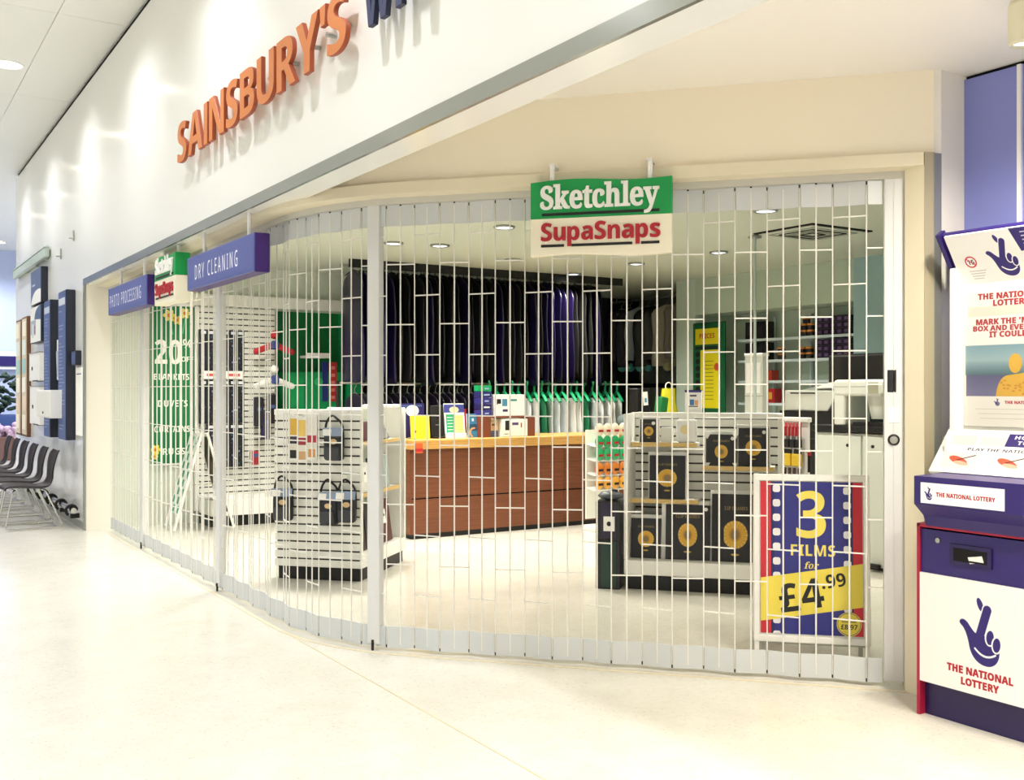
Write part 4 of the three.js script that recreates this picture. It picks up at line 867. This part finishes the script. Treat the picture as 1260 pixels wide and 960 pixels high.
{
  const wire = M.steelDull, greenH = std(0x179a62, 0.4), film = (c, r = 0.45) => phys({ color: c, roughness: r, clearcoat: r > 0.4 ? 0.1 : 0.3, clearcoatRoughness: 0.3 });
  const rails = thing('conveyor_rail', 'dark upper clothes conveyor rail fixed below the shop ceiling behind the counter', 'clothes rail', -10.6, 0, 4.3, Math.PI / 2);
  part(rails, 'tube', cyl(0.014, 0.014, 3.7, 10), M.steelDull, 0, 2.885, 0, 0, 0, Math.PI / 2);
  part(rails, 'valance', bx(3.75, 0.09, 0.03), M.black, 0, 2.873, 0.3);
  const lowRail = thing('lower_clothes_rail', 'lower clothes rail on uprights behind the counter', 'clothes rail', -10.55, 0, 4.3, Math.PI / 2);
  part(lowRail, 'tube', cyl(0.014, 0.014, 3.8, 10), M.steelDull, 0, 1.575, 0, 0, 0, Math.PI / 2);
  for (const x of [-1.9, 1.9]) part(lowRail, 'upright', cyl(0.02, 0.02, 1.6, 10), M.black, x, 0.8, 0);
  const dark = [0x09080c, 0x070609, 0x140d30, 0x08070a, 0x20144c].map((c, i) => film(c, i === 2 || i === 4 ? 0.3 : 0.6));
  const geos = [garment(1.24, 0.5, 0.56, 0.062, 1), garment(1.18, 0.48, 0.52, 0.058, 2.3), garment(1.28, 0.52, 0.6, 0.064, 4.1)];
  const src = [];
  for (let i = 0; i < 36; i++) {                            // upper tier of dark bagged garments
    const k = i % 5 === 4 ? 2 : i % 2, purple = i < 5 || (i > 25 && i < 31), key = k + (purple ? 3 : 0), v = 2.6 + i * 0.095, y = 2.83;
    if (src[key]) { copyOf(src[key], null, -10.6 + rr(-0.03, 0.03), y, v, rr(-0.04, 0.04)); continue; }
    const g = src[key] = thing('garment_bag', purple ? 'dark purple bagged garment on the upper conveyor rail' : 'black bagged garment on the upper conveyor rail', 'garment', -10.6, y, v, 0.05, purple ? 'purple garments on the upper rail' : 'black garments on the upper rail');
    part(g, 'bag', geos[k], purple ? dark[2 + (i & 1) * 2] : dark[k], 0, 0, 0);
    part(g, 'hanger', hangerGeo, M.black, 0, 0.01, 0).scale.set(1, 0.5, 1);
  }
  const low = [];
  for (let i = 0; i < 18; i++) {                            // lower tier, left: dark garments
    const v = 2.6 + i * 0.092, k = i % 2;
    if (low[k]) { copyOf(low[k], null, -10.55 + rr(-0.03, 0.03), 1.46, v, rr(-0.05, 0.05)); continue; }
    const g = low[k] = thing('dark_garment', 'dark garment on the lower rail behind the counter', 'garment', -10.55, 1.46, v, 0.1, 'dark garments on the lower rail');
    part(g, 'bag', garment(0.75, 0.44, 0.46, 0.06, 7 + k), k ? std(0x16121f, 0.5) : film(0x1a1428), 0, 0, 0); part(g, 'hanger', hangerGeo, wire, 0, 0.01, 0);
  }
  const sh = [], shc = [0xf2f5f4, 0xe4ecec, 0xd2d8d4, 0xf6f6f2];
  for (let i = 0; i < 19; i++) {                            // lower tier, right: pale shirts on green hangers
    const v = 4.28 + i * 0.108, k = (i * 7 + (i >> 2)) % 4, green = i % 6 === 1, key = green ? 4 : k;
    if (sh[key]) { copyOf(sh[key], null, -10.45 + rr(-0.03, 0.03), 1.46, v, -0.3 + rr(-0.03, 0.03)); continue; }
    const g = sh[key] = thing('shirt', green ? 'green garment among the pale shirts on green hangers' : ['bright white', 'bluish white', 'pale grey', 'cream white'][k] + ' shirt on a green hanger behind the counter', 'garment', -10.45, 1.46, v, -0.3, (green ? 'green' : ['bright white', 'bluish white', 'pale grey', 'cream white'][k]) + ' shirts on green hangers');
    part(g, 'shirt', garment(0.54, 0.36, 0.4, 0.062, 11 + key), green ? std(0x1c7a50, 0.6) : film(shc[k], 0.35), 0, -0.06, 0); part(g, 'hanger', hangerGeo, greenH, 0, 0.015, 0).scale.set(1.05, 1.2, 2.6);
  }
  // rail and garments at the rear wall
  const rr2 = thing('wall_rail', 'black wall rail on the grey rear wall beyond the shirts', 'clothes rail', -11.6, 1.57, 8.2);
  part(rr2, 'bar', bx(2.6, 0.06, 0.06), M.black, 0, 0, 0); part(rr2, 'bracket', bx(0.05, 0.12, 0.12), M.black, -0.9, 0, -0.06); part(rr2, 'bracket', bx(0.05, 0.12, 0.12), M.black, 0.9, 0, -0.06);
  const up = thing('rear_clothes_rail', 'high clothes rail near the grey rear wall', 'clothes rail', -11.5, 2.84, 7.75);
  part(up, 'bar', cyl(0.015, 0.015, 2.0, 10), M.steelDull, 0, 0, 0, 0, 0, Math.PI / 2); for (const x of [-0.9, 0.9]) part(up, 'drop', cyl(0.01, 0.01, 0.09, 8), M.steelDull, x, 0.05, 0);
  [['dark maroon', 0x2b1a22, -12.28], ['dark purple', 0x231a30, -12.08], ['pale blue', 0xb9c6cc, -11.86], ['black', 0x1a1216, -11.66], ['charcoal', 0x221c22, -11.48], ['cream', 0xc6bfa8, -11.24], ['grey', 0x8c877c, -10.98], ['taupe', 0x77705f, -10.74]].forEach(([n, c, x], i) => {
    const g = thing('rear_garment', n + ' garment hanging near the grey rear wall', 'garment', x, 2.72, 7.75, Math.PI / 2 - 0.5);
    part(g, 'garment', garment(0.78 + 0.1 * (i & 1), 0.44, 0.44, 0.11, 20 + i), film(c, 0.4)); part(g, 'hanger', hangerGeo, wire, 0, 0.012, 0);
    if (i < 4 || i === 5) part(g, 'turquoise_tie', new THREE.IcosahedronGeometry(0.07, 1), std(i === 5 ? 0xd9d6a0 : 0x69c4c2, 0.5), 0, -0.88, 0.02);
  });
}

// ---------- rear right: cabinets, machines, shelves ----------
{
  const t = thing('minilab_cabinet', 'pale cabinet with a black worktop at the rear right of the shop', 'cabinet', -5.6, 0, 5.05);
  part(t, 'carcass', bx(1.24, 1.1, 0.46), M.offWhite, 0.03, 0.58, -0.25);
  for (const [x0, x1] of [[-0.585, -0.1], [-0.075, 0.64]]) { const d = part(t, 'door', bx(x1 - x0, 1.06, 0.02, 0.004), std(0xdfe3da, 0.45), (x0 + x1) / 2, 0.58, -0.01); part(d, 'lock', cyl(0.014, 0.014, 0.012, 12), M.black, x0 < -0.3 ? 0.11 : -0.26, 0.45, 0.012, Math.PI / 2); }
  part(t, 'worktop', bx(1.28, 0.055, 0.5, 0.01), M.black, 0.03, 1.17, -0.23);
  part(t, 'plinth', bx(1.2, 0.03, 0.4), M.black, 0.03, 0.015, -0.25);
  part(t, 'pedal', bx(0.1, 0.03, 0.05, 0.01), M.black, 0.06, 0.05, 0.03);
  const s = thing('print_scanner', 'white film scanner with an arm standing on the black worktop', 'machine', -5.73, 1.198, 5.2);
  const W = 0.48;
  part(s, 'left_leg', bx(0.12, 0.36, 0.34, 0.02), M.offWhite, -W / 2 + 0.06, 0.18, 0); part(s, 'bridge', bx(W + 0.02, 0.14, 0.36, 0.03), M.offWhite, 0.01, 0.32, 0);
  const hg = new THREE.CylinderGeometry(0.13, 0.09, 0.2, 4); hg.rotateY(Math.PI / 4); part(s, 'lens_housing', hg, M.offWhite, 0.15, 0.16, 0.02); part(s, 'side_grille', bx(0.1, 0.09, 0.004), std(0xa9a68e, 0.6), 0.18, 0.32, 0.181); part(s, 'stage', bx(0.3, 0.03, 0.3), M.black, 0.1, 0.016, 0); part(s, 'seam', bx(W - 0.04, 0.004, 0.004), M.steelDull, -0.02, 0.33, 0.18);
  const st = thing('black_stand', 'low black equipment stand behind the sunflower display', 'stand', -6.64, 0, 5.55);
  part(st, 'body', bx(0.9, 1.0, 1.0), M.black, 0, 0.5, -0.5); part(st, 'top', bx(0.92, 0.04, 1.03, 0.008), M.rubber, 0, 1.02, -0.5); part(st, 'riser', bx(0.88, 0.26, 0.94), M.black, 0, 1.17, -0.49);
  const pr = thing('film_processor', 'pale wedge shaped film processor on the black stand', 'machine', -6.66, 1.3, 5.55);
  const wedge = (pts, d) => { const g = new THREE.ExtrudeGeometry(new THREE.Shape(pts.map((p) => new THREE.Vector2(...p))), { depth: d, bevelEnabled: true, bevelSize: 0.008, bevelThickness: 0.008, bevelSegments: 2 }); return g; };
  part(pr, 'body', wedge([[-0.37, 0.01], [0.14, 0.01], [0.24, 0.15], [0.42, 0.15], [0.42, 0.18], [-0.37, 0.19]], 0.5), std(0xe3e4dc, 0.4), 0, 0, -0.55);
  part(pr, 'dark_side', wedge([[0.16, 0.01], [0.42, 0.01], [0.42, 0.13], [0.25, 0.13]], 0.48), std(0x4a4c4a, 0.5), 0, 0, -0.54);
  part(pr, 'tray', bx(0.6, 0.02, 0.3), std(0x9a9c94, 0.4), -0.02, 0.205, -0.3, 0.2); part(pr, 'paper', bx(0.4, 0.008, 0.22), M.card, 0.05, 0.245, -0.32, 0.25); part(pr, 'slot', bx(0.3, 0.012, 0.01), M.black, -0.15, 0.17, -0.04);
  const hd = thing('black_hood', 'large black machine hood behind the pale processor', 'machine', -6.66, 1.3, 6.32);
  part(hd, 'hood', bx(0.86, 0.56, 0.3, 0.03), std(0x201c1c, 0.5), 0, 0.28, -0.1); part(hd, 'ledge', bx(0.5, 0.03, 0.06), M.rubber, 0.05, 0.3, 0.07); part(hd, 'screen', bx(0.3, 0.2, 0.01), M.black, -0.1, 0.42, 0.052);
  const wp = thing('white_panel_unit', 'tall white panel unit with a paper sheet left of the black hood', 'machine', -7.32, 0, 5.5);
  part(wp, 'body', bx(0.24, 1.84, 0.09, 0.012), std(0xdcdfd6, 0.5), 0, 0.92, 0); part(wp, 'paper_sheet', bx(0.19, 0.3, 0.004), M.card, 0.0, 1.62, 0.047); part(wp, 'cap', bx(0.25, 0.03, 0.1, 0.008), M.white, 0, 1.85, 0); part(wp, 'seam', bx(0.24, 0.006, 0.006), M.steelDull, 0, 1.44, 0.044);
  const pl = thing('ceiling_pole', 'thin grey pole rising to the shop ceiling above the white panel unit', 'pole', -6.77, 0, 4.91);
  part(pl, 'tube', cyl(0.014, 0.014, 2.9, 10), M.greyGreen, 0, 1.45, 0); part(pl, 'ceiling_plate', cyl(0.06, 0.06, 0.015, 16), M.steelDull, 0, 2.905, 0); part(pl, 'foot', cyl(0.08, 0.1, 0.02, 16), M.steelDull, 0, 0.01, 0);
  const vt = thing('ceiling_vent', 'square ceiling air diffuser with a dark surround in the shop ceiling', 'vent', -6.33, 2.915, 5.18);
  part(vt, 'surround', bx(0.68, 0.014, 0.78), M.gap, 0, 0, 0); part(vt, 'frame', bx(0.62, 0.012, 0.72, 0.004), M.shopCeil, 0.0, -0.008, 0);
  for (let i = 0; i < 4; i++) { const k = 0.5 - i * 0.12; for (const s2 of [-1, 1]) { part(vt, 'vane', bx(k, 0.006, 0.016), i % 2 ? M.gap : M.steelDull, 0, -0.016 - i * 0.002, s2 * k * 0.58); part(vt, 'vane', bx(0.016, 0.006, k * 1.16), i % 2 ? M.gap : M.steelDull, s2 * k * 0.5, -0.016 - i * 0.002, 0); } }
  // hook rack of small goods
  const rk = thing('hook_rack', 'white hook rack of small red and yellow goods behind the offer board', 'rack', -5.95, 0, 4.5);
  part(rk, 'panel', bx(0.36, 1.24, 0.02), M.white, 0, 0.63, 0); part(rk, 'top_rail', bx(0.38, 0.04, 0.05, 0.008), M.white, 0, 1.255, 0); part(rk, 'foot', bx(0.4, 0.03, 0.4), M.white, 0, 0.015, 0);
  const goods = (kind, n, y, w, h, d, mat, mark, label, group) => { let src; for (let i = 0; i < n; i++) { const x = -5.95 - 0.155 + (i + 0.5) * 0.31 / n;
    if (src) { copyOf(src, null, x, y, 4.45); continue; }
    src = thing(kind, label, 'packet', x, y, 4.45, 0, group); part(src, 'pack', bx(w, h, d, 0.006), mat, 0, 0, 0.01); part(src, 'card', bx(w * 0.9, h * 0.5, 0.004), mark, 0, h * 0.62, 0.0); } };
  goods('battery_pack', 8, 1.16, 0.024, 0.08, 0.02, M.red, std(0xc8404a, 0.5), 'red battery pack on the top row of the hook rack', 'red packs on the hook rack');
  goods('lens_cap', 5, 1.06, 0.05, 0.07, 0.03, M.rubber, std(0x777777, 0.5), 'black camera accessory on the hook rack', 'black accessories on the hook rack');
  goods('single_use_camera', 3, 0.925, 0.09, 0.1, 0.03, std(0xe6bf2c, 0.5), M.black, 'yellow single use camera on the hook rack', 'yellow cameras on the hook rack');
  goods('film_strip_pack', 6, 0.79, 0.03, 0.14, 0.012, std(0x4a3436, 0.6), M.card, 'dark narrow pack on the lowest row of the hook rack', 'dark packs on the hook rack');
  const rp = thing('red_torch', 'slim black and red torch hanging at the right of the hook rack', 'torch', -5.75, 0.9, 4.48); part(rp, 'barrel', cyl(0.014, 0.014, 0.14, 10), M.black, 0, 0, 0); part(rp, 'cap', cyl(0.016, 0.016, 0.03, 10), M.red, 0, 0.08, 0); part(rp, 'bracket', bx(0.03, 0.01, 0.02), M.steelDull, -0.01, 0.09, 0);
}
// alcove
{
  const pn = thing('price_list_sign', 'tall green and yellow price panel at the left of the rear alcove', 'sign', -9.55, 1.7, 6.96);
  printed(pn, 'face', 0.55, 1.28, 0.02, print(300, 700, (c, w, h) => {
    fill(c, '#0f5a34', 0, 0, w, h); fill(c, '#e8d81a', 22, 36, 230, 110); words(c, 'PRICES', 136, 88, 46, '#b3302a');
    fill(c, '#15261c', 22, 160, 230, 18); fill(c, '#e8d81a', 74, 184, 178, 400); fill(c, '#e8d81a', 22, 540, 60, 46);
    for (let i = 0; i < 7; i++) { c.fillStyle = '#141018'; c.beginPath(); c.ellipse(46, 214 + i * 48, 22, 19, 0, 0, 7); c.fill(); }
    c.fillStyle = '#d0502c'; c.beginPath(); c.arc(232, 302, 26, 0, 7); c.fill();
    for (let i = 0; i < 11; i++) fill(c, '#8c8418', 120, 260 + i * 26, 80, 5);
    fill(c, '#2c2560', 22, 626, 220, 74); for (let i = 0; i < 4; i++) fill(c, '#a5a0cc', 40 + (i % 2) * 100, 644 + (i >> 1) * 26, 84, 8);
  }), M.green);
  part(pn, 'frame', bx(0.57, 1.3, 0.012), std(0x0a4a2a, 0.5), 0, 0, -0.012);
  const sv = thing('wall_shelving', 'white wall shelving in the rear alcove holding film cartons', 'shelving', -8.4, 0, 7.3);
  for (const y of [2.11, 1.85, 1.6, 1.33]) part(sv, 'shelf', bx(1.76, 0.03, 0.24), std(0xd5e4ea, 0.5), 0.02, y, 0);
  for (const x of [-0.85, -0.48, 0.1, 0.88]) part(sv, 'upright', bx(0.03, 2.3, 0.03), std(0xc9d8d8, 0.5), x, 1.25, -0.11);
  const mk = (n, label, w, h, d, mat, mark, group) => { const b = thing(n, label, 'box', 0, -5, 0, 0, group); part(b, 'carton', bx(w, h, d, 0.003), mat, 0, h / 2, 0); part(b, 'print', bx(w * 0.55, h * 0.5, 0.003), mark, 0, h * 0.5, d / 2 + 0.001); return b; };
  let src;
  for (const y0 of [2.126, 1.866]) for (let r = 0; r < 3; r++) for (let k = 0; k < 5; k++) {
    const x = -8.02 + k * 0.093, y = y0 + r * 0.072, v = 7.3;
    if (!src) { src = mk('film_box', 'small dark purple film carton in the tight stacks on the alcove shelves', 0.088, 0.07, 0.14, std(0x2a1f3c, 0.4), std(0x6a4f7e, 0.5), 'purple film cartons on the alcove shelves'); src.position.set(x, y, -v); } else copyOf(src, null, x, y, v);
  }
  let s2;
  for (const [x, y] of [[-9.1, 2.126], [-8.93, 2.126], [-9.1, 1.866], [-8.93, 1.866]]) { if (!s2) { s2 = mk('dark_carton', 'large black carton at the left of the upper alcove shelves', 0.155, 0.21, 0.16, std(0x15131a, 0.5), std(0x241f2a, 0.5), 'black cartons on the alcove shelves'); s2.position.set(x, y, -7.3); } else copyOf(s2, null, x, y, 7.3); }
  let s3;
  for (const [x, y] of [[-8.27, 2.126], [-8.17, 2.126], [-8.27, 2.2], [-8.17, 2.2], [-8.24, 2.274], [-8.62, 1.866], [-8.62, 1.94], [-8.3, 1.866], [-8.19, 1.866], [-8.3, 1.93], [-8.19, 1.93]]) {
    if (!s3) { s3 = thing('round_tin', 'small orange topped black tin on the alcove shelves', 'tin', x, y, 7.26, 0, 'orange tins on the alcove shelves'); part(s3, 'tin', cyl(0.045, 0.045, 0.05, 16), M.cardBlack, 0, 0.026, 0); part(s3, 'lid', cyl(0.046, 0.046, 0.022, 16), std(0xd88a3a, 0.4), 0, 0.06, 0); } else copyOf(s3, null, x, y, 7.26);
  }
  const one = (n, label, x, y, w, h, col, mark) => { const b = mk(n, label, w, h, 0.12, std(col, 0.4), std(mark, 0.5)); b.position.set(x, y, -7.28); };
  one('red_carton', 'red carton on the third alcove shelf beside the price panel', -8.86, 1.616, 0.24, 0.12, 0xb03a28, 0xe0a040);
  one('blue_carton', 'blue carton with figures on the third alcove shelf', -9.1, 1.616, 0.18, 0.2, 0x2a2a5a, 0x5a62a0);
  one('teal_carton', 'teal and blue carton on the lowest alcove shelf', -9.08, 1.346, 0.2, 0.18, 0x1e5a6a, 0x59b0c0);
  one('red_gift_box', 'bright red box on the lowest alcove shelf', -8.78, 1.346, 0.16, 0.17, 0xb02428, 0xd8a040);
}
// ---------- left wall of the shop ----------
{
  const t = thing('slat_wall', 'white slatted wall panel on the left wall of the shop', 'display unit', -11.69, 0, 1.2, Math.PI / 2);
  const W = 0.88;
  part(t, 'backing', bx(W, 2.3, 0.01), M.groove, W / 2, 1.29, 0.0);
  slats(t, W, 0.2, 2.45, 0.066, W / 2, 0.015);
  part(t, 'base', bx(W + 0.02, 0.18, 0.5, 0.008), M.white, W / 2, 0.21, 0.27); part(t, 'plinth', bx(W, 0.12, 0.44), M.black, W / 2, 0.06, 0.24);
  part(t, 'stile', bx(0.05, 2.3, 0.04, 0.005), M.white, -0.03, 1.29, 0.02);
  // banner
  const b = thing('price_banner', 'green hanging banner with white discount lettering at the left wall', 'banner', -11.67, 1.56, 0.905, Math.PI / 2);
  printed(b, 'banner', 0.47, 1.76, 0.008, print(380, 1420, (c, w, h) => {
    fill(c, '#0d7a44', 0, 0, w, h); fill(c, '#0a5c34', w - 26, 0, 26, h);
    const fl = (x, y, r, col) => { for (let i = 0; i < 6; i++) { c.fillStyle = col; c.beginPath(); c.ellipse(x + Math.cos(i * 1.05) * r * 0.6, y + Math.sin(i * 1.05) * r * 0.6, r * 0.5, r * 0.36, i * 1.05, 0, 7); c.fill(); } c.fillStyle = '#d98a20'; c.beginPath(); c.arc(x, y, r * 0.35, 0, 7); c.fill(); };
    fl(160, 90, 52, '#ecd86a'); fl(300, 66, 46, '#f0e08a'); fl(230, 130, 40, '#e6c850'); fl(40, 1290, 44, '#f0d84a'); fl(30, 1350, 30, '#e8cf50');
    c.strokeStyle = '#4cc07a'; c.lineWidth = 12; c.beginPath(); c.moveTo(160, 130); c.lineTo(190, 260); c.moveTo(300, 110); c.lineTo(280, 250); c.stroke();
    words(c, '20', 150, 420, 300, '#f2f2ea', 'bold %px sans-serif', 'center', 250); words(c, '%', 324, 340, 110, '#f2f2ea'); words(c, 'OFF', 320, 480, 62, '#f2f2ea');
    words(c, 'BLANKETS', 180, 640, 76, '#f2f2ea', 'bold %px sans-serif', 'center', 320); words(c, 'DUVETS', 190, 880, 80, '#f2f2ea', 'bold %px sans-serif', 'center', 270);
    words(c, 'CURTAINS', 185, 1110, 78, '#f2f2ea', 'bold %px sans-serif', 'center', 320); words(c, 'RUGS', 200, 1310, 80, '#f2f2ea', 'bold %px sans-serif', 'center', 210);
  }), M.green);
  part(b, 'top_rail', bx(0.49, 0.02, 0.014), M.white, 0, 0.885, 0); part(b, 'bottom_rail', bx(0.49, 0.02, 0.014), M.white, 0, -0.885, 0);
  // padded hangers
  const pad = new THREE.CapsuleGeometry(0.035, 0.2, 6, 12);
  for (const [label, y, col] of [['red padded clothes hanger with a red ball top on the slatted wall', 2.04, 0xb8242e], ['white padded clothes hanger with a white ball top on the slatted wall', 1.64, 0xf0efe8]]) {
    const g = thing('padded_hanger', label, 'hanger', -11.52, y, 2.02, Math.PI / 2), m = std(col, 0.7);
    for (const s of [-1, 1]) part(g, 'arm', pad, m, s * 0.12, -0.06, 0, 0, 0, s * 1.2);
    part(g, 'ball', new THREE.SphereGeometry(0.05, 16, 12), m, 0, 0.1, 0); part(g, 'bow', bx(0.09, 0.1, 0.05, 0.02), std(0x3a4a86, 0.6), 0, -0.02, 0.03); part(g, 'hook', cyl(0.004, 0.004, 0.14, 6), M.chrome, 0, 0.1, -0.08, Math.PI / 2);
  }
  // dark leather goods and ties
  const art = (i) => print(96, 384, (c, w, h) => { fill(c, ['#141322', '#10101c', '#1c1a2c', '#161420'][i], 0, 0, w, h); for (let k = 0; k < 10; k++) fill(c, ['#2c3a5a', '#3c2a40', '#24506a', '#7a86a8'][(k + i) % 4], 8 + hash(k, i) * 50, 20 + k * 36, 22, 8 + hash(i, k) * 14); fill(c, '#dfe3ea', 14, 12, w - 28, 26); });
  for (let i = 0; i < 6; i++) for (let r = 0; r < 3; r++) {
    if (i === 0 && r === 2) continue;
    const v = 1.22 + i * 0.085, y = [1.93, 1.37, 0.87][r], h = r ? 0.49 : 0.5;
    const g = thing('hanging_pack', ['navy hanging pack in the top row', 'navy hanging pack in the middle row', 'navy hanging pack in the bottom row'][r] + ' on the slatted wall, ' + ['first', 'second', 'third', 'fourth', 'fifth', 'sixth'][i] + ' from the banner', 'packet', -11.6, y, v, Math.PI / 2, 'navy packs on the slatted wall');
    if (!M['pack' + i % 4]) M['pack' + i % 4] = art(i % 4);
    printed(g, 'pack', 0.08, h, 0.05, M['pack' + i % 4], M.cardBlack); part(g, 'hook', cyl(0.003, 0.003, 0.1, 6), M.chrome, 0, h / 2 + 0.012, -0.02, Math.PI / 2);
  }
  for (const [v, y] of [[1.32, 1.67], [1.56, 1.67]]) { const g = thing('shelf_label', 'white header strip with red lettering on the slatted wall, ' + (v < 1.4 ? 'nearer the banner' : 'farther from the banner'), 'label', -11.56, y, v, Math.PI / 2); part(g, 'strip', bx(0.2, 0.09, 0.008), M.card); part(g, 'lettering', bx(0.14, 0.03, 0.004), std(0xd8625c, 0.5), 0, 0, 0.004); }
  for (const [v, y, c, n] of [[1.84, 1.25, 0x221f2a, 'black'], [1.93, 1.1, 0x2c2348, 'dark purple'], [2.0, 1.28, 0x171519, 'charcoal'], [1.8, 0.72, 0xa8262e, 'red']]) { const g = thing('wash_bag', n + ' bag hanging low on the slatted wall below the padded hangers', 'bag', -11.55, y, v, Math.PI / 2); part(g, 'bag', new RoundedBoxGeometry(0.11, n === 'red' ? 0.16 : 0.34, 0.08, 3, 0.025), std(c, 0.5)); part(g, 'hook', cyl(0.004, 0.004, 0.16, 6), M.chrome, 0, n === 'red' ? 0.08 : 0.17, -0.05, Math.PI / 2); part(g, 'tag', bx(0.05, 0.04, 0.003), M.boardBlue, 0, 0.03, 0.042); }
  // green niche furniture
  const ns = thing('niche_shelf', 'small white shelf on the green niche wall', 'shelf', -11.93, 1.94, 2.63, Math.PI / 2); part(ns, 'shelf', bx(0.3, 0.03, 0.22, 0.004), M.white); part(ns, 'lip', bx(0.3, 0.05, 0.012), M.white, 0, 0.02, 0.11);
  const np = thing('niche_poster', 'narrow red and blue price strip on the green niche wall', 'sign', -12.03, 1.6, 2.8, Math.PI / 2); part(np, 'blue_strip', bx(0.07, 0.48, 0.012), std(0x2c3580, 0.5), -0.06, 0, 0); part(np, 'red_strip', bx(0.1, 0.48, 0.012), std(0xd03a3e, 0.5), 0.045, 0, 0); for (let i = 0; i < 5; i++) part(np, 'lettering', bx(0.05, 0.04, 0.003), std(0xe88a80, 0.6), 0.045, 0.17 - i * 0.09, 0.007);
  const ng = thing('green_cabinet', 'bright green cabinet standing in the green niche', 'cabinet', -11.87, 0, 2.6, Math.PI / 2); part(ng, 'body', bx(0.72, 1.72, 0.26, 0.01), std(0x14a05c, 0.45), 0, 0.86, -0.02); part(ng, 'dial', cyl(0.05, 0.05, 0.012, 20), std(0x3cc07a, 0.4), 0.06, 1.6, 0.115, Math.PI / 2); part(ng, 'door_line', bx(0.004, 1.6, 0.004), M.black, -0.12, 0.84, 0.111);
  np.position.x = -11.76; ns.position.x = -11.8; ns.position.y = 1.9;
  // folded A-board seen edge on
  const ab = thing('sandwich_board', 'green and white pavement board seen edge on by the left wall', 'sign board', -11.15, 0, 1.06, 1.5);
  const leafArt = print(200, 360, (c, w, h) => { fill(c, '#dfe8e0', 0, 0, w, h); for (let y = 0; y < 9; y++) for (let x = 0; x < 4; x++) if ((x + y) & 1) fill(c, '#3f9a78', x * 50 + 4, y * 40 + 4, 42, 32); });
  for (const s of [-1, 1]) { const l = new THREE.Group(); l.name = s < 0 ? 'green_leaf' : 'brown_leaf'; l.position.set(s * 0.03, 1.04, 0); l.rotation.z = s * 0.27; l.rotation.y = 0; ab.add(l);
    part(l, 'panel', bx(0.02, 0.84, 0.46), s < 0 ? leafArt : std(0x4a3026, 0.6), 0, -0.46, 0); for (const z of [-0.24, 0.24]) part(l, 'stile', bx(0.026, 1.06, 0.03, 0.004), M.white, 0, -0.52, z); part(l, 'rail', bx(0.026, 0.03, 0.48), M.white, 0, -0.02, 0); }
  part(ab, 'chain', cyl(0.004, 0.004, 0.27, 6), M.steelDull, 0, 0.5, 0.2, 0, 0, Math.PI / 2);
}

scene.traverse((o) => { if (o.isMesh) { o.castShadow = true; o.receiveShadow = true; } });
renderer.render(scene, camera);
